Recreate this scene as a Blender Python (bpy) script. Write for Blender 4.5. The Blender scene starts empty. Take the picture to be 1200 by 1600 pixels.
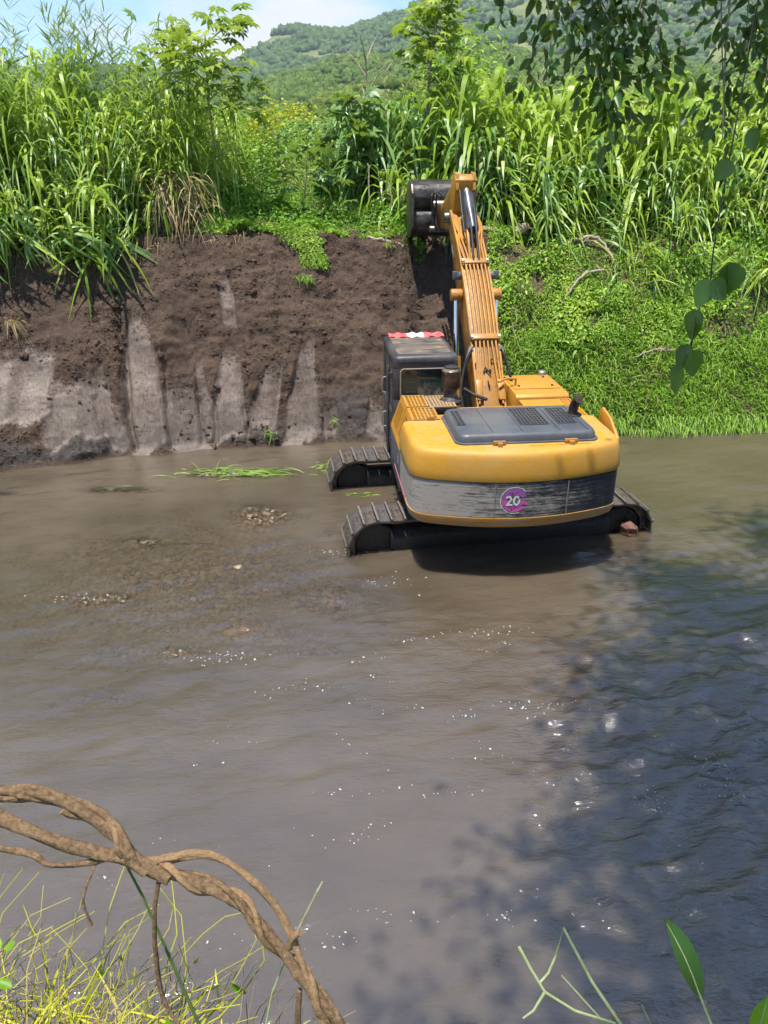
import bpy, bmesh, math
import numpy as np
from mathutils import Vector, Matrix

# ------------------------------------------------------------------ camera, sky, sun, exposure
scene = bpy.context.scene
COL = scene.collection
R = math.radians
cam_d = bpy.data.cameras.new('camera')
cam = bpy.data.objects.new('camera', cam_d)
COL.objects.link(cam)
cam.location = (0, 0, 5.7)
cam.rotation_euler = (R(90 - 25), 0, 0)
cam_d.sensor_fit = 'VERTICAL'
cam_d.sensor_height = 24.0
cam_d.lens = 24.0 * 1208 / 1600
cam_d.clip_start = 0.05
cam_d.clip_end = 6000
scene.camera = cam

SUN = Vector((0.13, 0.20, -1.0)).normalized()        # direction the light travels
w = bpy.data.worlds.new('World')
scene.world = w
w.use_nodes = True
nt = w.node_tree
for n in list(nt.nodes):
    nt.nodes.remove(n)
out = nt.nodes.new('ShaderNodeOutputWorld')
sky = nt.nodes.new('ShaderNodeTexSky')
sky.sky_type = 'NISHITA'
sky.sun_disc = False
sky.sun_elevation = math.asin(-SUN.z)
sky.sun_rotation = math.atan2(-SUN.x, -SUN.y)
sky.altitude = 1200
sky.dust_density = 0.4
sky.ozone_density = 5.5
bg = nt.nodes.new('ShaderNodeBackground')
bg.inputs['Strength'].default_value = 0.14
nt.links.new(sky.outputs[0], bg.inputs['Color'])
tc = nt.nodes.new('ShaderNodeTexCoord')
mp = nt.nodes.new('ShaderNodeMapping')
mp.inputs['Scale'].default_value = (1.0, 1.0, 2.6)
mp.inputs['Location'].default_value = (5.2, 0.3, 0.1)
cn = nt.nodes.new('ShaderNodeTexNoise')
cn.inputs['Scale'].default_value = 3.4
cn.inputs['Detail'].default_value = 7
cn.inputs['Roughness'].default_value = 0.55
cr = nt.nodes.new('ShaderNodeValToRGB')
cr.color_ramp.elements[0].position = 0.53
cr.color_ramp.elements[1].position = 0.66
nt.links.new(tc.outputs['Generated'], mp.inputs['Vector'])
nt.links.new(mp.outputs[0], cn.inputs['Vector'])
nt.links.new(cn.outputs['Fac'], cr.inputs['Fac'])
bg2 = nt.nodes.new('ShaderNodeBackground')
bg2.inputs['Color'].default_value = (0.95, 0.97, 1.0, 1)
bg2.inputs['Strength'].default_value = 0.62
mx = nt.nodes.new('ShaderNodeMixShader')
nt.links.new(cr.outputs[0], mx.inputs[0])
nt.links.new(bg.outputs[0], mx.inputs[1])
nt.links.new(bg2.outputs[0], mx.inputs[2])
nt.links.new(mx.outputs[0], out.inputs['Surface'])

sun_d = bpy.data.lights.new('sun', 'SUN')
sun_d.energy = 5.0
sun_d.angle = R(0.53)
sun_d.color = (1.0, 0.955, 0.88)
sun = bpy.data.objects.new('sun', sun_d)
COL.objects.link(sun)
sun.rotation_euler = SUN.to_track_quat('-Z', 'Y').to_euler()
sun.location = (0, 0, 40)

vs = scene.view_settings
vs.view_transform = 'Standard'
vs.look = 'None'
vs.exposure = 0.72
vs.gamma = 1.0
vs.use_curve_mapping = False
cy = scene.cycles
cy.use_denoising = True
cy.max_bounces = 4
cy.diffuse_bounces = 2
cy.glossy_bounces = 2
cy.transmission_bounces = 3
cy.transparent_max_bounces = 8
cy.volume_bounces = 0
cy.use_adaptive_sampling = True
cy.adaptive_threshold = 0.03
cy.adaptive_min_samples = 12
cy.caustics_reflective = False
cy.caustics_refractive = False
cy.sample_clamp_indirect = 4.0

rng = np.random.default_rng(11)
PI = math.pi

# ------------------------------------------------------------------ helpers
def link(o, parent=None, label=None, cat=None, group=None, kind=None):
    COL.objects.link(o)
    if parent is not None:
        o.parent = parent
    if label: o['label'] = label
    if cat: o['category'] = cat
    if group: o['group'] = group
    if kind: o['kind'] = kind
    return o

def empty(name, loc=(0, 0, 0), rz=0.0, **kw):
    o = bpy.data.objects.new(name, None)
    o.empty_display_size = 0.2
    o.location = loc
    o.rotation_euler = (0, 0, rz)
    return link(o, **kw)

def mesh_np(name, V, F, mat, attrs=None, smooth=False):
    """V (n,3); F list of (m,k) index arrays."""
    me = bpy.data.meshes.new(name)
    V = np.ascontiguousarray(V, dtype=np.float32)
    if not isinstance(F, (list, tuple)):
        F = [F]
    F = [np.asarray(f, dtype=np.int32) for f in F if len(f)]
    nl = sum(f.size for f in F)
    npoly = sum(len(f) for f in F)
    me.vertices.add(len(V)); me.vertices.foreach_set('co', V.ravel())
    me.loops.add(nl); me.polygons.add(npoly)
    me.loops.foreach_set('vertex_index', np.concatenate([f.ravel() for f in F]))
    tot = np.concatenate([np.full(len(f), f.shape[1], dtype=np.int32) for f in F])
    start = np.concatenate([[0], np.cumsum(tot)[:-1]]).astype(np.int32)
    me.polygons.foreach_set('loop_start', start)
    if smooth:
        me.polygons.foreach_set('use_smooth', np.ones(npoly, dtype=bool))
    me.update(calc_edges=True)
    for k, a in (attrs or {}).items():
        at = me.attributes.new(k, 'FLOAT', 'POINT')
        at.data.foreach_set('value', np.ascontiguousarray(a, dtype=np.float32))
    if mat: me.materials.append(mat)
    return me

def obj(name, me, parent=None, **kw):
    return link(bpy.data.objects.new(name, me), parent=parent, **kw)

def _h(i, j, k, s):
    n = (i.astype(np.int64) * 374761393 + j.astype(np.int64) * 668265263 + k.astype(np.int64) * 1440662683 + s * 974634521) & 0xffffffff
    n = ((n ^ (n >> 13)) * 1274126177) & 0xffffffff
    n = n ^ (n >> 16)
    return (n & 0xffff) / 65535.0

def noise(x, y, z=None, seed=0):
    x = np.asarray(x, float); y = np.asarray(y, float)
    z = np.zeros_like(x) if z is None else np.asarray(z, float)
    i, j, k = np.floor(x), np.floor(y), np.floor(z)
    u, v, t = x - i, y - j, z - k
    u = u * u * (3 - 2 * u); v = v * v * (3 - 2 * v); t = t * t * (3 - 2 * t)
    r = 0
    for a in (0, 1):
        for b in (0, 1):
            for c in (0, 1):
                r = r + _h(i + a, j + b, k + c, seed) * (u if a else 1 - u) * (v if b else 1 - v) * (t if c else 1 - t)
    return r * 2 - 1

def fbm(x, y, z=None, octv=4, seed=0, gain=0.5):
    r = 0; a = 1.0; f = 1.0
    for o in range(octv):
        r = r + a * noise(np.asarray(x) * f, np.asarray(y) * f, None if z is None else np.asarray(z) * f, seed + o)
        a *= gain; f *= 2.03
    return r

def sstep(a, b, x):
    t = np.clip((np.asarray(x, float) - a) / (b - a), 0, 1)
    return t * t * (3 - 2 * t)

def nrm(v):
    return v / np.maximum(np.linalg.norm(v, axis=-1, keepdims=True), 1e-9)

def grid_faces(nx, ny):
    i = np.arange(nx - 1)[:, None] * ny + np.arange(ny - 1)[None]
    i = i.ravel()
    return np.stack([i, i + ny, i + ny + 1, i + 1], 1)

def blades(P, D, L, W, droop, seg=4, twist=0.4, r=rng):
    """grass / reed blades: N strips; returns V, quads, tint"""
    N = len(P)
    P = np.asarray(P, float); D = nrm(np.asarray(D, float))
    L = np.broadcast_to(L, N)[:, None]; W = np.broadcast_to(W, N); g = np.broadcast_to(droop, N)[:, None]
    t = np.linspace(0, 1, seg + 1)
    C = P[:, None] + D[:, None] * (L * t)[..., None]
    C[:, :, 2] -= (g * L) * t ** 2
    up = np.tile([0, 0, 1.0], (N, 1))
    S = np.cross(D, up + r.normal(0, 0.05, (N, 3))); S = nrm(S)
    B = np.cross(D, S)
    a = r.normal(0, twist, N)[:, None]
    S = S * np.cos(a) + B * np.sin(a)
    prof = np.interp(t, [0, .2, .55, .85, 1], [.5, .95, .9, .45, .05])
    off = S[:, None] * (W[:, None] * prof * 0.5)[..., None]
    V = np.stack([C - off, C + off], 2).reshape(-1, 3)
    b = (np.arange(N) * (seg + 1) * 2)[:, None] + (np.arange(seg) * 2)[None]
    b = b.ravel()
    Q = np.stack([b, b + 1, b + 3, b + 2], 1)
    T = np.repeat(r.random(N), (seg + 1) * 2)
    return V, Q, T

def leaves(P, D, Nn, L, W, fold=0.25, curl=0.15, r=rng):
    """broad leaves, two folded quads each"""
    N = len(P); P = np.asarray(P, float); D = nrm(np.asarray(D, float))
    S = nrm(np.cross(D, Nn)); U = np.cross(S, D)
    L = np.broadcast_to(L, N)[:, None]; W = np.broadcast_to(W, N)[:, None]
    def pt(t, s, h): return P + D * L * t + S * W * s + U * (W * h) - U * (L * curl * t * t)
    V = np.stack([pt(0, 0, 0), pt(.3, .46, fold), pt(.68, .4, fold * .8), pt(1, 0, 0), pt(.68, -.4, fold * .8), pt(.3, -.46, fold)], 1).reshape(-1, 3)
    b = np.arange(N) * 6
    Q = np.concatenate([np.stack([b, b + 1, b + 2, b + 3], 1), np.stack([b, b + 3, b + 4, b + 5], 1)])
    return V, Q, np.repeat(r.random(N), 6)

def join(parts):
    """list of (V, Q, T) -> one"""
    V = []; Q = []; T = []; n = 0
    for v, q, t in parts:
        V.append(v); Q.append(np.asarray(q) + n); T.append(t); n += len(v)
    return np.concatenate(V), np.concatenate(Q), np.concatenate(T)

def inst(TV, TF, pos, rot, scale, r=rng, tint=None):
    """copies of a template: rot (N,3,3), scale (N,) or (N,3)"""
    N = len(pos); sc = np.asarray(scale, float)
    if sc.ndim == 1: sc = sc[:, None]
    A = TV[None] * sc[:, None, :] if sc.shape[1] == 3 else TV[None] * sc[:, None]
    V = np.einsum('nij,nkj->nki', rot, A) + np.asarray(pos)[:, None]
    F = (np.asarray(TF)[None] + (np.arange(N) * len(TV))[:, None, None]).reshape(-1, TF.shape[1])
    T = np.repeat(r.random(N) if tint is None else tint, len(TV))
    return V.reshape(-1, 3), F, T

def rand_rot(N, r=rng, tilt=9.0):
    a = r.uniform(0, 2 * PI, N); b = r.normal(0, tilt, N) if tilt < 3 else r.uniform(0, 2 * PI, N); c = r.uniform(0, 2 * PI, N)
    ca, sa, cb, sb, cc, s_c = np.cos(a), np.sin(a), np.cos(b), np.sin(b), np.cos(c), np.sin(c)
    z = np.zeros(N); o = np.ones(N)
    Rz = np.stack([ca, -sa, z, sa, ca, z, z, z, o], 1).reshape(N, 3, 3)
    Rx = np.stack([o, z, z, z, cb, -sb, z, sb, cb], 1).reshape(N, 3, 3)
    Rw = np.stack([cc, -s_c, z, s_c, cc, z, z, z, o], 1).reshape(N, 3, 3)
    return Rz @ Rx @ Rw

def ico(sub, seed, rough=0.25, freq=1.3, flat=1.0):
    bm = bmesh.new(); bmesh.ops.create_icosphere(bm, subdivisions=sub, radius=1)
    V = np.array([v.co[:] for v in bm.verts]); F = np.array([[v.index for v in f.verts] for f in bm.faces]); bm.free()
    d = 1 + rough * fbm(V[:, 0] * freq + 5, V[:, 1] * freq, V[:, 2] * freq, 3, seed)
    V = V * d[:, None]; V[:, 2] *= flat
    return V, F

class MB:
    """collects simple solids into one mesh"""
    def __init__(s): s.v = []; s.f = []
    def add(s, v, f):
        n = len(s.v); s.v += [tuple(map(float, p)) for p in v]; s.f += [tuple(i + n for i in q) for q in f]; return s
    def box(s, x0, x1, y0, y1, z0, z1):
        return s.add([(x0, y0, z0), (x1, y0, z0), (x1, y1, z0), (x0, y1, z0), (x0, y0, z1), (x1, y0, z1), (x1, y1, z1), (x0, y1, z1)],
                     [(3, 2, 1, 0), (4, 5, 6, 7), (0, 1, 5, 4), (1, 2, 6, 5), (2, 3, 7, 6), (3, 0, 4, 7)])
    def bar(s, a, b, w, h, up=(0, 0, 1)):
        a = Vector(a); b = Vector(b); d = (b - a).normalized(); x = d.cross(Vector(up)).normalized(); z = x.cross(d)
        P = [a + x * i * w / 2 + z * j * h / 2 for i, j in ((-1, -1), (1, -1), (1, 1), (-1, 1))]
        P += [b + x * i * w / 2 + z * j * h / 2 for i, j in ((-1, -1), (1, -1), (1, 1), (-1, 1))]
        return s.add(P, [(0, 1, 2, 3), (7, 6, 5, 4), (0, 4, 5, 1), (1, 5, 6, 2), (2, 6, 7, 3), (3, 7, 4, 0)])
    def prism(s, poly, x0, x1):
        """poly in (y,z), extruded along x"""
        n = len(poly)
        v = [(x0, y, z) for y, z in poly] + [(x1, y, z) for y, z in poly]
        return s.add(v, [tuple(range(n - 1, -1, -1)), tuple(range(n, 2 * n))] + [(i, (i + 1) % n, n + (i + 1) % n, n + i) for i in range(n)])
    def slab(s, poly, z0, z1):
        n = len(poly)
        v = [(x, y, z0) for x, y in poly] + [(x, y, z1) for x, y in poly]
        return s.add(v, [tuple(range(n - 1, -1, -1)), tuple(range(n, 2 * n))] + [(i, (i + 1) % n, n + (i + 1) % n, n + i) for i in range(n)])
    def tube(s, pts, r, n=8, cap=True):
        pts = [Vector(p) for p in pts]; m = len(pts)
        rr = r if isinstance(r, (list, tuple, np.ndarray)) else [r] * m
        V = []; x = None
        for i, p in enumerate(pts):
            d = (pts[min(i + 1, m - 1)] - pts[max(i - 1, 0)]).normalized()
            if x is None:
                x = d.orthogonal().normalized()
            x = (x - d * x.dot(d)).normalized(); y = d.cross(x)
            V += [p + (x * math.cos(2 * PI * k / n) + y * math.sin(2 * PI * k / n)) * rr[i] for k in range(n)]
        F = [(i * n + k, i * n + (k + 1) % n, (i + 1) * n + (k + 1) % n, (i + 1) * n + k) for i in range(m - 1) for k in range(n)]
        if cap: F += [tuple(range(n - 1, -1, -1)), tuple((m - 1) * n + k for k in range(n))]
        return s.add(V, F)
    def lathe(s, prof, c=(0, 0, 0), n=20):
        """prof (r,z) about a vertical axis at c"""
        m = len(prof)
        V = [(c[0] + r * math.cos(2 * PI * k / n), c[1] + r * math.sin(2 * PI * k / n), c[2] + z) for r, z in prof for k in range(n)]
        F = [(i * n + k, i * n + (k + 1) % n, (i + 1) * n + (k + 1) % n, (i + 1) * n + k) for i in range(m - 1) for k in range(n)]
        F += [tuple(range(n - 1, -1, -1)), tuple((m - 1) * n + k for k in range(n))]
        return s.add(V, F)
    def mesh(s, name, mat, bevel=0.0, seg=2, smooth=False, ang=35):
        me = bpy.data.meshes.new(name); me.from_pydata(s.v, [], s.f)
        bm = bmesh.new(); bm.from_mesh(me)
        bmesh.ops.recalc_face_normals(bm, faces=bm.faces)
        if bevel:
            es = [e for e in bm.edges if len(e.link_faces) == 2 and e.calc_face_angle(0) > R(30)]
            bmesh.ops.bevel(bm, geom=es, offset=bevel, segments=seg, affect='EDGES', profile=0.5, clamp_overlap=True)
        for f in bm.faces: f.smooth = smooth or bool(bevel)
        bm.to_mesh(me); bm.free()
        if smooth or bevel:
            me.set_sharp_from_angle(angle=R(ang))
        if mat: me.materials.append(mat)
        return me

def catmull(pts, k=8):
    pts = [np.array(p, float) for p in pts]; o = []
    for i in range(len(pts) - 1):
        a, b, c, d = pts[max(i - 1, 0)], pts[i], pts[i + 1], pts[min(i + 2, len(pts) - 1)]
        for j in range(k):
            t = j / k
            o.append(.5 * (2 * b + (c - a) * t + (2 * a - 5 * b + 4 * c - d) * t * t + (3 * b - a - 3 * c + d) * t ** 3))
    o.append(pts[-1]); return o

# ------------------------------------------------------------------ materials
def rgb(c): return (c[0], c[1], c[2], 1)

class NT:
    def __init__(s, name):
        s.m = bpy.data.materials.new(name); s.m.use_nodes = True; s.t = s.m.node_tree
        for n in list(s.t.nodes): s.t.nodes.remove(n)
        s.o = s.t.nodes.new('ShaderNodeOutputMaterial')
    def n(s, typ, **kw):
        nd = s.t.nodes.new('ShaderNode' + typ)
        for k, v in kw.items():
            if hasattr(nd, k): setattr(nd, k, v)
            else: nd.inputs[k.replace('_', ' ')].default_value = v
        return nd
    def l(s, a, b): s.t.links.new(a, b)
    def coord(s, scale=(1, 1, 1), kind='Object'):
        t = s.n('TexCoord'); m = s.n('Mapping'); m.inputs['Scale'].default_value = scale
        s.l(t.outputs[kind], m.inputs['Vector']); return m.outputs[0]
    def noise(s, vec, scale, detail=4, rough=0.55):
        n = s.n('TexNoise'); n.inputs['Scale'].default_value = scale; n.inputs['Detail'].default_value = detail; n.inputs['Roughness'].default_value = rough
        s.l(vec, n.inputs['Vector']); return n.outputs['Fac']
    def ramp(s, fac, stops):
        r = s.n('ValToRGB'); e = r.color_ramp.elements
        while len(e) < len(stops): e.new(0.5)
        for el, (p, c) in zip(e, stops):
            el.position = p; el.color = rgb(c) if isinstance(c, (tuple, list)) else (c, c, c, 1)
        s.l(fac, r.inputs['Fac']); return r.outputs['Color']
    def mix(s, fac, a, b):
        m = s.n('Mix'); m.data_type = 'RGBA'
        for i, v in ((0, fac), (6, a), (7, b)):
            if isinstance(v, (int, float)): m.inputs[i].default_value = v
            elif isinstance(v, tuple): m.inputs[i].default_value = rgb(v)
            else: s.l(v, m.inputs[i])
        return m.outputs[2]
    def math(s, op, a, b=0.0):
        m = s.n('Math'); m.operation = op
        for i, v in ((0, a), (1, b)):
            if isinstance(v, (int, float)): m.inputs[i].default_value = v
            else: s.l(v, m.inputs[i])
        return m.outputs[0]
    def attr(s, name):
        a = s.n('Attribute'); a.attribute_name = name; return a.outputs['Fac']
    def bump(s, h, strength=0.3, dist=0.02):
        b = s.n('Bump'); b.inputs['Strength'].default_value = strength; b.inputs['Distance'].default_value = dist
        s.l(h, b.inputs['Height']); return b.outputs[0]
    def pbsdf(s, color, rough=0.6, metal=0.0, spec=0.5, normal=None):
        p = s.n('BsdfPrincipled')
        for k, v in (('Base Color', color), ('Roughness', rough), ('Metallic', metal), ('Specular IOR Level', spec)):
            if isinstance(v, tuple): p.inputs[k].default_value = rgb(v)
            elif isinstance(v, (int, float)): p.inputs[k].default_value = v
            else: s.l(v, p.inputs[k])
        if normal is not None: s.l(normal, p.inputs['Normal'])
        return p
    def done(s, sh):
        s.l(sh.outputs[0] if hasattr(sh, 'outputs') else sh, s.o.inputs['Surface']); return s.m

def leaf_mat(name, stops, transl=0.35, rough=0.45, spec=0.4, patch=0.9, patch_stops=None):
    k = NT(name)
    c = k.ramp(k.attr('tint'), stops)
    if patch_stops:
        g = k.noise(k.coord(kind='Object'), patch, 3)
        c = k.mix(k.ramp(g, [(.42, 0.0), (.62, 1.0)]), c, patch_stops)
    p = k.pbsdf(c, rough, 0, spec)
    t = k.n('BsdfTranslucent'); tcol = k.mix(0.5, c, (0.45, 0.6, 0.06)); k.l(tcol, t.inputs['Color'])
    m = k.n('MixShader'); m.inputs[0].default_value = transl
    k.l(p.outputs[0], m.inputs[1]); k.l(t.outputs[0], m.inputs[2])
    return k.done(m)

def plain(name, c1, c2, scale=6, rough=0.6, metal=0.0, spec=0.5, bump=0.0, stretch=(1, 1, 1), lo=.35, hi=.65, bscale=None, dist=0.01):
    k = NT(name); v = k.coord(stretch)
    f = k.noise(v, scale, 6, .6)
    c = k.mix(k.ramp(f, [(lo, 0.0), (hi, 1.0)]), c1, c2)
    nn = k.bump(k.noise(v, bscale or scale * 4, 5, .6), bump, dist) if bump else None
    return k.done(k.pbsdf(c, rough, metal, spec, nn))

# ------------------------------------------------------------------ materials of the setting
def soil_mat():
    k = NT('bank_soil'); v = k.coord()
    n1 = k.noise(v, 1.1, 4, .6); n2 = k.noise(v, 11, 5, .72); n3 = k.noise(v, 38, 3, .65)
    soil = k.mix(k.ramp(n2, [(.3, 0.0), (.7, 1.0)]), (.050, .032, .021), (.128, .086, .060))
    soil = k.mix(k.ramp(n1, [(.42, 0.0), (.6, 1.0)]), soil, (.074, .048, .033))
    # packed clay left by the bucket: smooth, pale, with fine cracks
    v2 = k.coord((3.5, 3.5, 14)); v3 = k.coord((14, 14, 1.2))
    clay = k.mix(k.ramp(k.noise(v3, 1.6, 5, .6), [(.35, 0.0), (.65, 1.0)]), (.105, .077, .058), (.215, .170, .140))
    crack = k.ramp(k.noise(v2, 1.3, 6, .62), [(.36, 0.0), (.43, 1.0)])
    clay = k.mix(crack, (.06, .045, .035), clay)
    a = k.attr('scrape')
    clay = k.mix(k.ramp(k.noise(v, 3.1, 5, .65), [(.45, 0.0), (.65, .5)]), clay, (.080, .056, .041))
    edge = k.ramp(k.math('ADD', a, k.math('ADD', k.math('MULTIPLY', k.math('SUBTRACT', n2, 0.5), 1.5), k.math('MULTIPLY', k.math('SUBTRACT', n3, 0.5), 1.3))), [(.33, 0.0), (.44, 1.0)])
    band = k.ramp(k.noise(k.coord((1.2, 1.2, 5)), 1.7, 4, .6), [(.35, 0.0), (.65, 1.0)])
    clay = k.mix(k.math('MULTIPLY', band, .45), clay, (.105, .076, .057))
    full = k.ramp(k.math('ADD', a, k.math('MULTIPLY', k.math('SUBTRACT', n1, 0.5), .9)), [(.22, 0.0), (.70, 1.0)])
    clay = k.mix(full, k.mix(.5, soil, (.105, .076, .057)), clay)
    c = k.mix(edge, soil, clay)
    wet = k.attr('wet')
    wetc = k.mix(k.ramp(n2, [(.4, 0.0), (.6, 1.0)]), (.028, .027, .027), (.075, .07, .066))
    c = k.mix(k.math('MULTIPLY', wet, 0.85), c, wetc)
    veg = k.attr('veg')
    dry = k.mix(k.ramp(n2, [(.4, 0.0), (.62, 1.0)]), (.05, .06, .018), (.19, .135, .07))
    c = k.mix(veg, c, dry)
    rough = k.ramp(k.math('ADD', edge, wet), [(0.0, .95), (1.0, .55)])
    h = k.math('ADD', n2, k.math('MULTIPLY', n3, 0.5))
    b = k.n('Bump'); b.inputs['Distance'].default_value = 0.06
    k.l(h, b.inputs['Height']); k.l(k.ramp(edge, [(0.0, .9), (1.0, .22)]), b.inputs['Strength'])
    return k.done(k.pbsdf(c, rough, 0, .35, b.outputs[0]))

def field_mat():
    k = NT('field_grass'); v = k.coord()
    c = k.mix(k.ramp(k.noise(v, .5, 5), [(.4, 0.0), (.6, 1.0)]), (.06, .10, .02), (.16, .17, .05))
    return k.done(k.pbsdf(c, .9, 0, .2, k.bump(k.noise(v, 9, 5), .8, .1)))

M_soil = soil_mat(); M_field = field_mat()
M_crumb = plain('soil_crumbs', (.040, .026, .017), (.15, .10, .07), 14, .95, 0, .1)
M_clod = plain('soil_clods', (.05, .033, .023), (.105, .072, .052), 5, .95, 0, .15, .3, bscale=22, dist=.01)
M_bed = plain('river_bed_mud', (.16, .12, .08), (.26, .20, .14), 7, .8, bump=.4)
def pebble_mat():
    k = NT('pebbles'); c = k.ramp(k.attr('tint'), [(0.0, (.05, .04, .03)), (.35, (.17, .125, .08)), (.7, (.27, .20, .13)), (1.0, (.34, .28, .21))])
    return k.done(k.pbsdf(c, .45, 0, .5))
M_peb = pebble_mat()
M_stone = plain('wet_stone', (.10, .075, .05), (.26, .20, .13), 14, .35, bump=.2)

# ------------------------------------------------------------------ far bank, terrace
Y0X = [-40, -12, -7.5, -5.3, -1.65, 4.95, 8.67, 14, 40]; Y0Y = [8, 12.6, 14.0, 15.0, 15.65, 16.2, 16.6, 17.0, 19]
def y0(X):
    return np.interp(X, Y0X, Y0Y) + .10 * noise(np.asarray(X) * 1.1, np.asarray(X) * 0, seed=3) + .05 * noise(np.asarray(X) * 3.7, np.asarray(X) * 0, seed=4)
def base_h(X, v):
    X = np.asarray(X, float); v = np.asarray(v, float)
    wR = sstep(1.9, 3.0, X); wL = 1 - sstep(-6.8, -4.6, X)
    T = 4.05 - .35 * wR - .35 * wL
    Lr = 2.5 + .85 * np.exp(-((X - 1.25) / .75) ** 4) + .25 * wL
    q = np.clip(v / Lr, 0, 1)
    z = T * (1 - (1 - q) ** 1.13)
    z = z + .04 * np.clip(v - Lr, 0, 14)
    return np.where(v < 0, np.maximum(-.75, .55 * v), z), wR
def hgt(X, Y):
    X = np.asarray(X, float); Y = np.asarray(Y, float)
    v = Y - y0(X)
    z, wR = base_h(X, v)
    on = sstep(0, .3, v)
    return z + on * (.16 * fbm(X * .55, Y * .9, octv=3, seed=21) + wR * .12 * fbm(X * 1.2, Y * 1.2, octv=2, seed=30))

SCR = [(-7.3, 2.2, -7.45, .85, 1.1, 1.0, 1.1), (-6.25, 1.65, -6.2, .35, 1.0, 1.2, 1.05), (-5.25, 2.9, -4.85, .1, .45, .78, 1),
       (-4.32, 1.5, -4.12, .08, .4, .66, 1), (-3.98, 1.9, -3.6, .3, .22, .36, .9), (-3.15, 1.9, -3.3, .08, .26, .7, 1.05),
       (-2.2, 1.9, -2.7, .2, .24, .4, .85), (-1.62, 2.3, -1.8, .04, .26, .72, 1.15), (-1.2, .7, -1.1, .08, .25, .33, 1),
       (-3.5, 3.4, -3.3, 2.1, .14, .2, .5), (-5.55, 1.2, -5.4, .1, .3, .4, .7), (-.2, .9, -.1, .1, .3, .4, .7), (.9, 1.3, .9, .2, .35, .4, .6)]
def scrape(X, z):
    m = np.zeros_like(X); s = np.zeros_like(X); z0 = z
    X = X + .09 * fbm(X * 2.2, z * .7, octv=3, seed=160)
    z = z + .20 * fbm(X * 2.6, z0 * .3, octv=3, seed=165)
    for xt, zt, xb, zb, wt, wb, a in SCR:
        t = np.clip((zt - z) / (zt - zb), 0, 1)
        c = xt + (xb - xt) * t; wd = (wt * 1.1 + (wb * 1.42 - wt * 1.1) * t) / 2
        e = 1 - sstep(.74, 1.06, np.abs(X - c) / wd)
        zz = sstep(zb - .15, zb + .1, z) * (1 - sstep(zt - min(1.25, .55 * (zt - zb)), zt + .2, z) * .97)
        mm = e * zz * a
        s = np.where(mm > m, (X - c) / wd, s); m = np.maximum(m, mm)
    return m, s

xs = np.arange(-13, 15.01, .032)
vsn = np.concatenate([np.arange(-1.6, -.1, .1), np.arange(-.1, 3.5, .024), np.arange(3.5, 6, .12), np.arange(6, 28, .8)])
Xg, Vg = np.meshgrid(xs, vsn, indexing='ij')
Yg = Vg + y0(xs)[:, None]
Zg = hgt(Xg, Yg)
sm, ss = scrape(Xg, Zg)
face = sstep(0, .1, Vg) * (1 - sstep(3.2, 4.0, Vg))
cut = face * (1 - sstep(2.2, 2.9, Xg))
rough_n = .09 * fbm(Xg * 1.5, Yg * 2.0, Zg * 1.5, 3, 40) + .034 * np.abs(fbm(Xg * 4.5, Yg * 4.5, Zg * 4.5, 3, 50)) + .020 * fbm(Xg * 11, Yg * 11, Zg * 11, 3, 60)
ledge = .05 * np.abs(noise(Xg * 2.2, Zg * 5.5, seed=70))
k_s = np.clip(sm, 0, 1)
disp = cut * ((1 - .82 * k_s) * (rough_n + ledge) + .02 * k_s * (-1 + ss ** 2) - .05 * k_s)
# crevices along the edges of the bucket strokes
for xt, zt, xb, zb, d in ((-5.62, 2.7, -5.2, .1, .16), (-4.58, 1.9, -4.45, .1, .09), (-3.52, 1.2, -3.62, .1, .10), (-2.95, 1.6, -2.9, .1, .10), (-3.9, 1.0, -3.85, .2, .07), (-6.0, 1.2, -5.6, .1, .06)):
    t = np.clip((zt - Zg) / (zt - zb), 0, 1); c = xt + (xb - xt) * t + .05 * noise(Zg * 4, Zg * 0 + xt, seed=80)
    disp -= cut * d * np.exp(-((Xg - c) / .055) ** 2) * (Zg < zt) * (Zg > zb - .2)
Zg2 = Zg + disp * .75
Yg2 = Yg - disp * .75 * face
wet = cut * np.clip(1.2 * (1 - sstep(.12, .75 + .5 * fbm(Xg * 1.3, Xg * 0, octv=2, seed=90), Zg)), 0, 1) * (1 - .75 * k_s)
wet = np.maximum(wet, cut * .9 * np.exp(-((Xg + .75) / .55) ** 2) * (1 - sstep(.6, 1.3, Zg)) * (1 - k_s))
veg = np.clip(sstep(2.2, 2.8, Xg + .25 * fbm(Xg * 2, Zg * 2, octv=2, seed=95)) + sstep(.0, .35, Vg - 2.9 - .85 * np.exp(-((Xg - 1.25) / .75) ** 4) + .2 * fbm(Xg * 2, Yg, octv=2, seed=96)), 0, 1)
me = mesh_np('far_bank', np.stack([Xg, Yg2, Zg2], -1).reshape(-1, 3), grid_faces(*Xg.shape), M_soil,
             {'scrape': sm.ravel(), 'wet': wet.ravel(), 'veg': veg.ravel()}, True)
obj('far_bank', me, kind='structure')

def far_z(Y): return 4.9 + 0 * Y
gx = np.array([-1500, -400, -120, -60, -30, 0, 30, 60, 120, 400, 1700.]); gy = np.array([36., 50, 70, 110, 180, 300, 600, 1800])
GX, GY = np.meshgrid(gx, gy, indexing='ij')
GZ = np.full_like(GX, 4.75)
obj('ground', mesh_np('ground', np.stack([GX, GY, GZ], -1).reshape(-1, 3), grid_faces(*GX.shape), M_field), kind='structure')
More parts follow.
